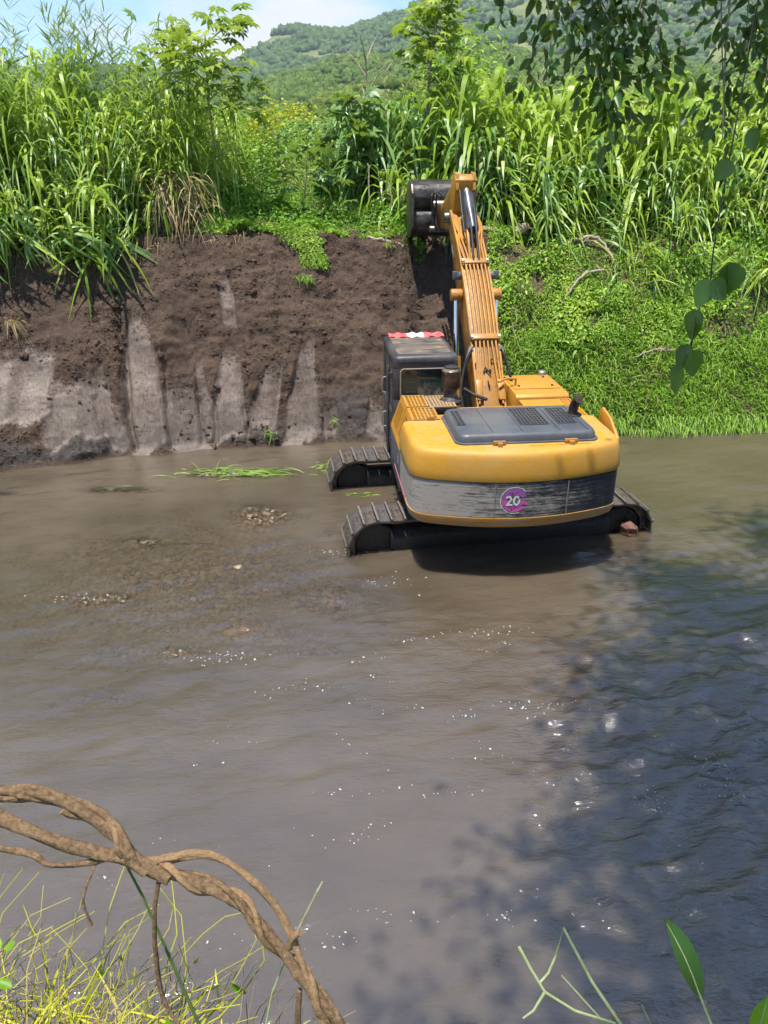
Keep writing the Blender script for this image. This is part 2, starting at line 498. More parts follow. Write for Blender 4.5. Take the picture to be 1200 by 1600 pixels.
# side terraces beyond the detailed bank
for s, xa, xb in ((-1, -1400, -12.9), (1, 14.9, 1600)):
    X1 = np.concatenate([-np.geomspace(12.9, 1400, 24)[::-1]]) if s < 0 else np.geomspace(14.9, 1600, 24)
    V1 = np.concatenate([np.arange(-1.6, 4, .3), np.geomspace(4, 30, 12)])
    A, B = np.meshgrid(X1, V1, indexing='ij'); Yb = B + y0(A)
    Z1 = hgt(A, Yb) - .03
    obj('far_terrace', mesh_np('far_terrace', np.stack([A, Yb, Z1], -1).reshape(-1, 3), grid_faces(*A.shape), M_field, smooth=True), kind='structure')

# near bank under the camera
A, B = np.meshgrid(np.concatenate([np.geomspace(3, 900, 14)[::-1] * -1, np.arange(-2.8, 3, .1), np.geomspace(3, 900, 14)]), np.concatenate([-np.geomspace(.5, 60, 12)[::-1], np.arange(-.4, 3.2, .08)]), indexing='ij')
ZN = 3.9 + .05 * fbm(A * 1.5, B * 1.5, octv=3, seed=120) - 4.7 * sstep(.85, 2.7, B + .12 * noise(A * 1.3, A * 0, seed=121))
obj('near_bank', mesh_np('near_bank', np.stack([A, B, ZN], -1).reshape(-1, 3), grid_faces(*A.shape), M_field, smooth=True), kind='structure')
def near_h(x, y):
    return 3.9 + .05 * fbm(np.array([x * 1.5]), np.array([y * 1.5]), octv=3, seed=120)[0] - 4.7 * sstep(.85, 2.7, y + .12 * noise(np.array([x * 1.3]), np.array([0.]), seed=121)[0])

# ------------------------------------------------------------------ river bed, gravel, water
BARS = [(-2.1, 12.0, 1.0, .9, -.005), (-3.8, 11.1, .9, .25, -.002), (-4.0, 9.3, 1.1, .5, -.005), (-2.9, 9.9, 3.6, 2.9, -.05), (-1.9, 8.6, 1.2, .5, -.03),
        (-2.6, 8.05, .45, .22, -.01), (-2.85, 13.95, 1.15, .22, .06), (-5.0, 13.2, .85, .2, .01), (-.9, 9.3, 1.2, .8, -.05), (-7.2, 13.0, .5, .12, .02), (-3.4, 7.2, 1.3, .5, -.11)]
def bed(X, Y):
    z = np.full(np.shape(X), -.5) + .08 * fbm(np.asarray(X) * .7, np.asarray(Y) * .7, octv=3, seed=130)
    for x, y, rx, ry, t in BARS:
        d = ((X - x) / rx) ** 2 + ((Y - y) / ry) ** 2
        d = d * (1 + .5 * noise(np.asarray(X) * 2.3, np.asarray(Y) * 3.1, seed=131))
        z = np.maximum(z, -.5 + (t + .5) * np.exp(-.55 * d))
    return z + .03 * noise(np.asarray(X) * 4.5, np.asarray(Y) * 7, seed=133)
A, B = np.meshgrid(np.arange(-13, 14, .12), np.arange(1.5, 16.8, .12), indexing='ij')
obj('river_bed', mesh_np('river_bed', np.stack([A, B, np.minimum(bed(A, B), .0) - .03], -1).reshape(-1, 3), grid_faces(*A.shape), M_bed, smooth=True), kind='structure')

PT = [ico(1, s, .25, 1.1, .62) for s in range(4)]
def pebbles(n, size, bars, r):
    P = []
    for _ in range(n):
        b = bars[r.integers(len(bars))]
        P.append((b[0] + r.normal(0, .62) * b[2], b[1] + r.normal(0, .62) * b[3]))
    P = np.array(P); z = bed(P[:, 0], P[:, 1])
    ok = z > -.2
    P = P[ok]; z = z[ok]
    s = r.lognormal(math.log(size), .4, len(P))
    return np.column_stack([P, np.minimum(z, .012) - .2 * s]), s
def scatter_blobs(temps, P, s, r, tilt=.5):
    out = []
    ch = r.integers(len(temps), size=len(P))
    for i, (tv, tf) in enumerate(temps):
        m = ch == i
        if m.any(): out.append(inst(tv, tf, P[m], rand_rot(m.sum(), r, tilt), s[m], r))
    return join(out)
gr = np.random.default_rng(5)
P, s = pebbles(1500, .024, BARS[:3] + BARS[5:7], gr)
V, F, T = scatter_blobs(PT, P, s, gr)
obj('gravel', mesh_np('gravel', V, F, M_peb, {'tint': T}, True), label='pale wet gravel breaking the surface of the shallow bars in the river', cat='gravel', kind='stuff')
P, s = pebbles(11000, .034, [BARS[3], BARS[3], BARS[3], BARS[4], BARS[8]], gr)
V, F, T = scatter_blobs(PT, P, s, gr)
obj('gravel', mesh_np('gravel', V, F, M_peb, {'tint': T}, True), label='drowned pebbles showing faintly through the shallow brown water', cat='gravel', kind='stuff')
stone_me = []
for i, (tv, tf) in enumerate([ico(2, 10 + i, .28, 1.2, .6) for i in range(5)]):
    stone_me.append(mesh_np('river_stone', tv * .05, tf, M_stone, smooth=True))
spots = [(-2.1, 12.0, .5, .42)] * 22 + [(-4.0, 9.3, .8, .25)] * 10 + [(-3.8, 11.1, .5, .1)] * 5 + [(-2.9, 13.85, .7, .1)] * 8
for i, (x, y, rx, ry) in enumerate(spots):
    x += gr.normal(0, rx); y += gr.normal(0, ry)
    o = obj('river_stone', stone_me[i % 5], label='small tan stone poking out of the shallow riffle left of the machine', cat='stone', group='stones in the shallow riffles')
    k = gr.uniform(.7, 1.5)
    o.location = (x, y, min(float(bed(np.array([x]), np.array([y]))[0]), .0) + .012); o.scale = (k, k, k); o.rotation_euler = (0, 0, gr.uniform(0, 6.3))

def water_mat():
    k = NT('river_water'); v = k.coord()
    big = k.noise(k.coord((.35, .6, 1)), 1.0, 4, .55)
    mid = k.noise(k.coord((1.2, 2.6, 1)), 1.0, 4, .6)
    c = k.mix(k.ramp(big, [(.35, 0.0), (.65, 1.0)]), (.082, .064, .042), (.116, .091, .063))
    c = k.mix(k.math('MULTIPLY', k.ramp(mid, [(.45, 0.0), (.7, 1.0)]), .35), c, (.080, .062, .044))
    rip = k.noise(k.coord((3.2, 7.5, 1)), 1.0, 5, .62)
    fine = k.noise(k.coord((16, 30, 1)), 1.0, 3, .6)
    h = k.math('ADD', rip, k.math('MULTIPLY', fine, .35))
    b = k.n('Bump'); b.inputs['Distance'].default_value = 0.05
    k.l(h, b.inputs['Height']); k.l(k.math('ADD', k.math('MULTIPLY', k.attr('rapid'), .8), .34), b.inputs['Strength'])
    p = k.pbsdf(c, .5, 0, .0, b.outputs[0]); p.subsurface_method = 'BURLEY'
    p.inputs['Subsurface Weight'].default_value = .85; p.inputs['Subsurface Radius'].default_value = (1, .8, .6); p.inputs['Subsurface Scale'].default_value = .24
    tr = k.n('BsdfTransparent'); tr.inputs['Color'].default_value = (.97, .88, .74, 1)
    gl = k.n('BsdfGlossy'); gl.inputs['Roughness'].default_value = .10; k.l(b.outputs[0], gl.inputs['Normal'])
    fr = k.n('Fresnel'); fr.inputs['IOR'].default_value = 2.6; k.l(b.outputs[0], fr.inputs['Normal'])
    m1 = k.n('MixShader'); k.l(fr.outputs[0], m1.inputs[0]); k.l(tr.outputs[0], m1.inputs[1]); k.l(gl.outputs[0], m1.inputs[2])
    m2 = k.n('MixShader'); k.l(k.attr('clarity'), m2.inputs[0]); m3 = k.n('MixShader'); k.l(fr.outputs[0], m3.inputs[0]); k.l(p.outputs[0], m3.inputs[1]); k.l(gl.outputs[0], m3.inputs[2]); k.l(m3.outputs[0], m2.inputs[1]); k.l(m1.outputs[0], m2.inputs[2])
    return k.done(m2)
wx = np.concatenate([np.arange(-13, -6, .09), np.arange(-6, 7, .04), np.arange(7, 14.5, .08)])
wy = np.concatenate([np.arange(1.2, 9, .035), np.arange(9, 17.4, .05)])
A, B = np.meshgrid(wx, wy, indexing='ij')
rap = np.exp(-(((A - 4.1) / 2.0) ** 2 + ((B - 5.2) / 2.6) ** 2)) * .9 + .5 * np.exp(-(((A - 5.5) / 2.5) ** 2 + ((B - 7.0) / 2.5) ** 2)) + .10 * np.exp(-(((A - .2) / 2.2) ** 2 + ((B - 8.0) / 2.0) ** 2)) + .12 * np.exp(-(((A + 2.5) / 2) ** 2 + ((B - 9.5) / 2) ** 2))
rap = np.clip(rap, 0, 1) 
fx = A * .92 + B * .38; fy = -A * .38 + B * .92          # flow coordinates
warp = .35 * fbm(fx * .8, fy * .8, octv=2, seed=140)
wv = .014 * fbm(fx * 1.3, fy * 3.4, octv=4, seed=141) + rap * (.10 * (1 - np.abs(fbm(fx * 1.1 + warp, fy * 1.9 + warp, octv=3, seed=142))) + .06 * fbm(fx * 2.6 + warp * 2, fy * 4.5 + warp, octv=3, seed=143) + .012 * fbm(fx * 8, fy * 13, octv=2, seed=144))
dpt = np.clip(-bed(A, B), 0, 1)
clar = np.clip(.92 * np.exp(-dpt * 8.5), 0, .8)
obj('river', mesh_np('river', np.stack([A, B, wv], -1).reshape(-1, 3), grid_faces(*A.shape), water_mat(), {'clarity': clar.ravel(), 'rapid': rap.ravel()}, True), kind='structure')
M_water = bpy.data.materials['river_water']
for xa, xb in ((-1400, -12.98), (14.42, 1600)):
    X1 = np.array([xa, xb], float); 
    A, B = np.meshgrid(np.linspace(xa, xb, 40), np.linspace(1.2, 20, 30), indexing='ij')
    obj('river', mesh_np('river', np.stack([A, B, np.full_like(A, -.012)], -1).reshape(-1, 3), grid_faces(*A.shape), M_water, {'clarity': np.zeros(A.size), 'rapid': np.full(A.size, .1)}, True), kind='structure')

# bubbles on the current, and pale flecks modelled in place of sun glints
M_foam_glint = plain('foam_and_glints', (.34, .32, .29), (.7, .68, .65), 9, .2, 0, .6)
fr_ = np.random.default_rng(77); P = []; S = []
for _ in range(50):
    if fr_.random() < .72: cx, cy_ = fr_.normal(-.4, 1.5), fr_.uniform(3.6, 8.6)
    else: cx, cy_ = fr_.uniform(-4, 4.5), fr_.uniform(4, 11)
    n = int(fr_.integers(2, 15)); a = fr_.normal(-.15, .35)
    u = fr_.normal(0, .16, n); q = fr_.normal(0, .03, n)
    P.append(np.column_stack([cx + u * math.cos(a) - q * math.sin(a), cy_ + u * math.sin(a) + q * math.cos(a), np.full(n, .006)])); S.append(fr_.lognormal(math.log(.0034), .55, n))
for cx, cy_, n, sx, sy in ((-2.0, 7.95, 60, .3, .07), (-.65, 10.75, 50, .25, .06), (-4.2, 9.35, 35, .3, .06), (2.6, 5.6, 30, .1, .12), (3.3, 5.9, 45, .09, .3), (1.6, 7.0, 25, .25, .04), (1.4, 8.5, 22, .3, .05), (.1, 9.8, 35, .35, .1)):
    P.append(np.column_stack([fr_.normal(cx, sx, n), fr_.normal(cy_, sy, n), np.full(n, .01)])); S.append(fr_.lognormal(math.log(.0055), .5, n))
P = np.concatenate(P); S = np.minimum(np.concatenate(S), .009)
xi = np.clip(np.searchsorted(wx, P[:, 0]), 0, len(wx) - 1); yi = np.clip(np.searchsorted(wy, P[:, 1]), 0, len(wy) - 1)
P[:, 2] = wv[xi, yi] + .001
tv, tf = ico(2, 3, .15, 1.5, .55)
V, F, T = inst(tv, tf, P, rand_rot(len(P), fr_, .1), np.column_stack([S * fr_.uniform(1, 2.2, len(S)), S, S]), fr_)
obj('foam_and_glints', mesh_np('foam_and_glints', V, F, M_foam_glint, None, True), label='white bubbles and flecks modelled as sun glints on the brown river', cat='foam_and_glints', kind='stuff')

# ------------------------------------------------------------------ clods and crumbs on the cut face
cr_ = np.random.default_rng(8)
N = 60000
X = cr_.uniform(-9.5, 2.5, N); v = cr_.uniform(.02, 3.0, N); Y = v + y0(X)
def bank_xyz(X, Y):
    """point on the rough bank surface"""
    xi = np.clip(np.round((X - xs[0]) / .032).astype(int), 0, len(xs) - 1)
    vi = np.clip(np.searchsorted(vsn, Y - y0(X)), 0, len(vsn) - 1)
    return np.column_stack([Xg[xi, vi], Yg2[xi, vi], Zg2[xi, vi]]), sm[xi, vi], wet[xi, vi]
P, sc_, wt_ = bank_xyz(X, Y)
keep = (cr_.random(N) > np.clip(sc_ * 1.15, 0, .97)) & (fbm(P[:, 0] * 1.2, P[:, 2] * 1.2, octv=2, seed=150) > -.6)
P = P[keep]; s = cr_.lognormal(math.log(.0135), .55, len(P)); s = np.minimum(s, .045); P[:, 1] += s * .45; P[:, 2] -= s * .35
T1 = [ico(1, 20 + i, .55, 2.2, .7) for i in range(6)]
V, F, T = scatter_blobs(T1, P, s, cr_, 9)
obj('soil_crumbs', mesh_np('soil_crumbs', V, F, M_crumb), label='loose dark brown crumbs strewn over the freshly cut bank', cat='soil', kind='stuff')
clod_me = [mesh_np('soil_clod', tv * .1, tf, M_clod, smooth=False) for tv, tf in [ico(2, 30 + i, .75, 2.3, .7) for i in range(6)]]
cl = [(-8.0, 2.6), (-7.7, 2.2), (-7.9, 1.9)]
N = 120
X = np.concatenate([cr_.uniform(-9, -5.5, 28), cr_.normal(-5.9, .25, 14), cr_.uniform(-4, 2, 46), cr_.normal(-3.0, .9, 32)])
v = np.concatenate([cr_.uniform(1.0, 2.6, 28), cr_.uniform(.4, 2.2, 14), cr_.uniform(1.5, 3.0, 46), cr_.uniform(.03, .3, 32)])
P, a_, b_ = bank_xyz(X, v + y0(X))
for i in range(len(P)):
    o = obj('soil_clod', clod_me[i % 6], label='dark lump of loose soil lying on the cut bank', cat='soil clod', group='soil clods on the cut bank')
    k = float(np.clip(cr_.lognormal(-.95, .45), .2, .9)); o.location = P[i] + np.array([0, .03, -.03]) * k; o.scale = (k, k, k); o.rotation_euler = tuple(cr_.uniform(0, 6, 3))

# ------------------------------------------------------------------ hills
def forest_mat(name, a, b, c):
    k = NT(name)
    n = k.noise(k.coord(), .9, 6, .7)
    col = k.ramp(k.attr('tint'), [(0.0, a), (.55, b), (1.0, c)])
    col = k.mix(k.ramp(n, [(.38, 0.0), (.62, 1.0)]), (a[0] * .6, a[1] * .6, a[2] * .6), col)
    return k.done(k.pbsdf(col, .85, 0, .2, k.bump(n, 1.0, .8)))
M_hill = plain('hill_ground', (.09, .12, .035), (.18, .19, .07), .06, .95, 0, .1)
def hill(D, U, H, dx, nc, rr, sub, mat, seed, label, depth=.5, amp=.008):
    X = np.arange(-.72, .82, dx) * D; Yv = np.linspace(D * (1 - depth), D * 1.12, 46)
    A, B = np.meshgrid(X, Yv, indexing='ij')
    def hz(A, B):
        t = np.clip((B - D * (1 - depth)) / (D * depth), 0, 1.3)
        prof = np.where(t < 1, sstep(0, 1, t) * .55 + t * .45, 1 - .9 * (t - 1))
        g = np.abs(fbm(A / D * 9, B / D * 3, octv=3, seed=seed))
        return 4.6 + np.interp(A / D, U, H) * D * prof + D * amp * (g * 2 - 1.0) * np.minimum(t * 2, 1)
    obj('hill', mesh_np('hill', np.stack([A, B, hz(A, B)], -1).reshape(-1, 3), grid_faces(*A.shape), M_hill, smooth=True), kind='structure')
    r = np.random.default_rng(seed)
    px = r.uniform(-.46, .62, nc) * D; py = D * (1 - depth) + D * depth * r.random(nc) ** .8 * 1.03
    pz = hz(px, py)
    dens = fbm(px / D * 22, py / D * 22, octv=2, seed=seed + 5)
    ok = dens > -.55
    P = np.column_stack([px, py, pz])[ok]; s = r.uniform(rr[0], rr[1], ok.sum()); P[:, 2] += s * .45
    V, F, T = scatter_blobs([ico(sub, seed + i, .6, 2.2, .85) for i in range(6)], P, s, r, .5)
    obj('hill_forest', mesh_np('hill_forest', V, F, mat, {'tint': T}, True), label=label, cat='forest', kind='stuff')
hill(1300, [-.8, -.4, -.25, -.194, -.15, -.08, .014, .15, .3, .8], [.07, .08, .082, .082, .092, .118, .142, .18, .2, .19], .02, 19000, (3.2, 6), 1,
     forest_mat('far_forest', (.055, .11, .028), (.095, .17, .045), (.145, .22, .06)), 200, 'blue-green wooded ridge farthest away under the clouds')
hill(520, [-.8, -.3, -.2, -.15, -.08, 0, .15, .3, .8], [.05, .055, .062, .075, .09, .1, .104, .09, .085], .012, 20000, (1.3, 2.8), 1,
     forest_mat('mid_forest', (.06, .115, .016), (.125, .20, .03), (.20, .265, .05)), 210, 'green scrub wood covering the middle hill')
hill(230, [-.8, -.25, -.17, -.12, -.06, 0, .1, .25, .8], [.012, .014, .02, .032, .058, .076, .072, .055, .045], .008, 7500, (.7, 1.7), 1,
     forest_mat('near_forest', (.08, .13, .016), (.17, .24, .035), (.27, .31, .055)), 220, 'yellow-green scrub on the nearest hill spur')

# ------------------------------------------------------------------ excavator
def worn_paint(name, base, dark, dust, rust=(.12, .05, .02), rough=.42, dustamt=.5, rustlo=.66, top_dust=True):
    k = NT(name); v = k.coord()
    n1 = k.noise(v, 1.6, 6, .6); n2 = k.noise(v, 14, 6, .65); n3 = k.noise(v, 60, 4, .6)
    c = k.mix(k.ramp(n1, [(.35, 0.0), (.65, 1.0)]), base, dark)
    d = k.math('MULTIPLY', k.ramp(k.math('ADD', k.math('MULTIPLY', n1, .6), k.math('MULTIPLY', n2, .4)), [(.44, 0.0), (.62, 1.0)]), dustamt)
    if top_dust:   # dust settles on what faces up
        g = k.n('NewGeometry'); sp = k.n('SeparateXYZ'); k.l(g.outputs['Normal'], sp.inputs[0])
        d = k.math('MAXIMUM', k.math('MULTIPLY', d, .62), k.math('MULTIPLY', d, k.ramp(sp.outputs['Z'], [(.6, 0.0), (.97, 1.0)])))
    c = k.mix(d, c, dust)
    c = k.mix(k.ramp(k.math('ADD', k.math('MULTIPLY', n2, .75), k.math('MULTIPLY', n3, .25)), [(rustlo, 0.0), (rustlo + .05, .85)]), c, rust)
    ro = k.ramp(n2, [(.3, rough - .08), (.7, rough + .2)])
    return k.done(k.pbsdf(c, ro, 0, .5, k.bump(k.math('ADD', n2, n3), .12, .006)))
M_yel = worn_paint('worn_yellow_paint', (.50, .225, .016), (.43, .19, .014), (.40, .26, .12), dustamt=.55)
M_cw = worn_paint('counterweight_yellow', (.52, .255, .016), (.46, .22, .013), (.44, .31, .13), dustamt=.6, rustlo=.68, rough=.52)
M_boomy = worn_paint('boom_yellow', (.47, .215, .022), (.36, .155, .016), (.24, .15, .07), dustamt=.7, rustlo=.585)
M_blk = worn_paint('faded_black_plastic', (.062, .070, .084), (.085, .092, .105), (.16, .15, .13), rust=(.10, .09, .08), dustamt=.4, rustlo=.70)
M_cab = worn_paint('cab_black', (.028, .029, .032), (.04, .04, .043), (.15, .12, .095), rust=(.14, .10, .07), dustamt=.55, rustlo=.70)
M_rubber = plain('black_rubber', (.012, .012, .012), (.03, .028, .026), 8, .6)
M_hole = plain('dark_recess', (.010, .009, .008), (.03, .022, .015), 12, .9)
M_chrome = plain('chrome_rod', (.62, .64, .66), (.72, .73, .75), 4, .16, 1.0)
M_steel = plain('worn_dark_steel', (.05, .045, .04), (.16, .14, .12), 9, .42, .75, .5, .3, bscale=30)
M_bucket = plain('muddy_bucket_steel', (.022, .02, .018), (.13, .12, .11), 4, .34, .55, .5, .5, stretch=(1, 3, 1), bscale=12)
M_shaded_mud = plain('mud_darkened_for_shade', (.005, .004, .003), (.016, .012, .009), 9, .5, 0, .5, .8, bscale=25, dist=.03)  # mud colour taken near black to paint in the deep shade between the tracks
M_alu = plain('grey_metal', (.28, .27, .25), (.42, .40, .37), 12, .45, .6)
def shoe_mat():
    k = NT('track_shoe_steel'); v = k.coord(); n = k.noise(v, 7, 6, .65)
    oi = k.n('ObjectInfo')
    c = k.mix(k.ramp(n, [(.38, 0.0), (.62, 1.0)]), (.052, .040, .032), (.15, .118, .095))
    c = k.mix(k.math('MULTIPLY', oi.outputs['Random'], .45), c, (.11, .115, .13))
    return k.done(k.pbsdf(c, .5, .35, .5, k.bump(k.noise(v, 40, 4), .3, .006)))
M_shoe = shoe_mat()
M_grouser = plain('polished_grouser', (.30, .28, .25), (.5, .47, .43), 20, .35, .7)
def band_mat():
    k = NT('scuffed_black_band'); 
    st = k.noise(k.coord((1.0, 1.0, 34)), 1.6, 6, .7); sc = k.noise(k.coord((3, 3, 9)), 3, 6, .75); lg = k.noise(k.coord(), 1.1, 3)
    t = k.n('TexCoord'); sp = k.n('SeparateXYZ'); k.l(t.outputs['Object'], sp.inputs[0])
    gx = k.math('MULTIPLY', sp.outputs['X'], -.115)          # heavier scuffing on the left half
    f = k.math('ADD', k.math('ADD', k.math('MULTIPLY', st, .75), k.math('MULTIPLY', sc, .45)), k.math('ADD', gx, k.math('MULTIPLY', lg, .3)))
    c = k.mix(k.ramp(f, [(.675, 0.0), (.84, .92)]), (.018, .020, .025), (.38, .345, .30))
    s2 = k.noise(k.coord((2.2, 2.2, 26)), 1.3, 6, .75)
    c = k.mix(k.ramp(s2, [(.36, .9), (.44, 0.0)]), c, (.05, .05, .055))
    return k.done(k.pbsdf(c, .6, 0, .35, k.bump(st, .1, .004)))
M_band = band_mat()
def lip_mat():
    k = NT('scuffed_yellow_lip')
    st = k.noise(k.coord((1, 1, 40)), 2.0, 6, .65); lg = k.noise(k.coord(), 1.5, 4)
    c = k.mix(k.ramp(k.math('ADD', k.math('MULTIPLY', st, .6), k.math('MULTIPLY', lg, .4)), [(.42, 0.0), (.6, 1.0)]), (.46, .21, .02), (.46, .31, .17))
    c = k.mix(k.ramp(st, [(.60, 0.0), (.66, .8)]), c, (.10, .075, .05))
    return k.done(k.pbsdf(c, .5, 0, .45))
M_lip = lip_mat()
def glass_mat():
    k = NT('dusty_cab_glass'); v = k.coord(); n = k.noise(k.coord((1, 1, .6)), 5, 6, .7)
    t = k.n('TexCoord'); sp = k.n('SeparateXYZ'); k.l(t.outputs['Object'], sp.inputs[0])
    low = k.math('MULTIPLY', k.math('SUBTRACT', 2.75, sp.outputs['Z']), .45)
    right = k.math('MULTIPLY', k.math('ADD', sp.outputs['X'], .95), .35)
    f = k.ramp(k.math('ADD', n, k.math('ADD', low, right)), [(.62, 0.0), (.80, .8)])
    a = k.pbsdf((.010, .030, .030), .06, 0, .6); b = k.pbsdf((.22, .17, .13), .9)
    m = k.n('MixShader'); k.l(f, m.inputs[0]); k.l(a.outputs[0], m.inputs[1]); k.l(b.outputs[0], m.inputs[2])
    return k.done(m)
M_glass = glass_mat()
M_roof = NT('worn_cab_roof')
_v = M_roof.coord((1, 2.2, 1)); _n = M_roof.noise(_v, 3.2, 6, .6)
M_roof = M_roof.done(M_roof.pbsdf(M_roof.ramp(_n, [(.36, (.045, .042, .04)), (.52, (.13, .105, .085)), (.62, (.17, .13, .10)), (.67, (.42, .21, .06)), (.78, (.40, .23, .09))]), .65))
M_red = plain('red_tape', (.62, .05, .06), (.75, .16, .16), 9, .6)
M_white = plain('white_tape', (.70, .66, .62), (.82, .80, .78), 9, .6)
M_dec_w = plain('decal_white', (.12, .12, .12), (.66, .65, .63), 22, .6, lo=.36, hi=.44)
M_dec_p = plain('decal_purple', (.05, .03, .05), (.30, .09, .32), 18, .6, lo=.38, hi=.46)
M_dec_m = plain('decal_magenta', (.06, .03, .045), (.55, .10, .36), 18, .6, lo=.38, hi=.46)
M_pink = plain('pink_stripe', (.55, .12, .2), (.6, .25, .3), 10, .6)

EX = empty('excavator', (1.65, 12.55, -.4), label='yellow crawler excavator standing in the river with its boom over the cut bank', cat='excavator')
HEAD = R(5.8); TRK = R(9.5)
def part(name, mb, mat, bevel=0.0, parent=None, rot=HEAD, label=None, smooth=False, seg=2, ang=35):
    me = mb if isinstance(mb, bpy.types.Mesh) else mb.mesh(name, mat, bevel, seg, smooth, ang)
    o = obj(name, me, parent=parent or EX)
    if parent is None: o.rotation_euler = (0, 0, rot)
    if label: o['label'] = label
    return o

# --- undercarriage
TL = 2.52 - .5; TR = .46            # half wheelbase and wheel radius
def track_path(n):
    straight = 2 * TL; arc = PI * TR; tot = 2 * straight + 2 * arc; o = []
    for i in range(n):
        d = (i + .37) / n * tot
        if d < straight: p = (-TL + d, .5 + TR - .02 * math.sin(PI * d / straight)); a = 0
        elif d < straight + arc: t = (d - straight) / TR; p = (TL + TR * math.sin(t), .5 + TR * math.cos(t)); a = -t
        elif d < 2 * straight + arc: p = (TL - (d - straight - arc), .5 - TR); a = PI
        else: t = (d - 2 * straight - arc) / TR; p = (-TL - TR * math.sin(t), .5 - TR * math.cos(t)); a = PI - t
        o.append((p[0], p[1], a))
    return o
NS = 52; pitch = (4 * TL + 2 * PI * TR) / NS
mb = MB(); mb.box(-pitch * .47, pitch * .47, -.33, .33, 0, .022)
mb.box(-pitch * .47, -pitch * .47 + .022, -.33, .33, .022, .05)
for y in (-.06, .06):
    for x in (-.03, .05): mb.lathe([(.012, .022), (.012, .036)], (x, y, 0), 6)
shoe_me = mb.mesh('track_shoe', M_shoe)
gb = MB(); gb.box(-pitch * .47 - .002, -pitch * .47 + .024, -.331, .331, .05, .057); grou_me = gb.mesh('grouser_edge', M_grouser)
for side in (-1, 1):
    yo = side * 1.29
    mb = MB()
    # link chain body just inside the shoes
    pts = [(TL * -1 + 0, 0)]
    ring = []
    for x, z, a in track_path(80): ring.append((x, z))
    def off(ring, d):
        o = []
        for x, z in ring:
            cx = max(-TL, min(TL, x)); n = math.hypot(x - cx, z - .5); o.append((x - (x - cx) / n * d, z - (z - .5) / n * d))
        return o
    r1 = off(ring, .004); r2 = off(ring, .10); n = len(ring)
    for y0_, y1_ in ((-.16, -.05), (.05, .16)):
        v = [(x, y0_ + yo, z) for x, z in r1] + [(x, y1_ + yo, z) for x, z in r1] + [(x, y0_ + yo, z) for x, z in r2] + [(x, y1_ + yo, z) for x, z in r2]
        f = []
        for i in range(n):
            j = (i + 1) % n
            f += [(i, j, n + j, n + i), (2 * n + i, 3 * n + i, 3 * n + j, 2 * n + j), (i, 2 * n + i, 2 * n + j, j), (n + i, n + j, 3 * n + j, 3 * n + i)]
        mb.add(v, f)
    tr = part('track', mb, M_steel, rot=TRK)
    for x, z, a in track_path(NS):
        s = obj('track_shoe', shoe_me, parent=tr); s.location = (x, yo, z); s.rotation_euler = (0, -a, 0)
        # grouser edge, worn bright
        g = obj('grouser_edge', grou_me, parent=tr); g.location = (x, yo, z); g.rotation_euler = (0, -a, 0)
    fr = MB(); fr.prism([(0, 0)] * 0 or [(-.2 + yo, .3), (.2 + yo, .3), (.2 + yo, .62), (.08 + yo, .74), (-.08 + yo, .74), (-.2 + yo, .62)], -TL + .2, TL - .2)
    part('track_frame', fr, M_shaded_mud, .02, rot=TRK)
    for x, nm in ((-TL, 'idler_wheel'), (TL, 'drive_sprocket')):
        wl = MB()
        prof = [(.10, -.14), (.33, -.12), (.36, -.05), (.36, .05), (.33, .12), (.10, .14)]
        m = 24
        v = [(x + r_ * math.cos(2 * PI * k / m), yo + t_, .5 + r_ * math.sin(2 * PI * k / m)) for r_, t_ in prof for k in range(m)]
        f = [(i * m + k, i * m + (k + 1) % m, (i + 1) * m + (k + 1) % m, (i + 1) * m + k) for i in range(5) for k in range(m)] + [tuple(range(m)), tuple(5 * m + k for k in range(m))]
        wl.add(v, f); part(nm, wl, M_shaded_mud, rot=TRK, smooth=True)
    for i in range(7):
        x = -TL + .45 + i * (2 * TL - .9) / 6
        rl = MB(); rl.tube([(x, yo - .17, .2), (x, yo + .17, .2)], .1, 14); part('track_roller', rl, M_shaded_mud, rot=TRK)
mb = MB(); mb.box(-.9, .9, -1.1, 1.1, .55, .95); part('car_body_frame', mb, M_shaded_mud, .05, rot=TRK)
mb = MB(); mb.lathe([(.75, .95), (.8, 1.0), (.8, 1.2), (.75, 1.26)], (0, 0, 0), 32); part('slew_ring', mb, M_steel, rot=TRK, smooth=True)
tv, tf = ico(2, 91, .3, 1.3, .9)
mb = MB(); mb.add(tv * .16 + np.array([TL + .12, -1.55, .48]), [tuple(t) for t in tf]); part('mud_lump', mb, plain('red_brown_mud', (.10, .045, .03), (.17, .085, .06), 8, .8, bump=.6), rot=TRK)

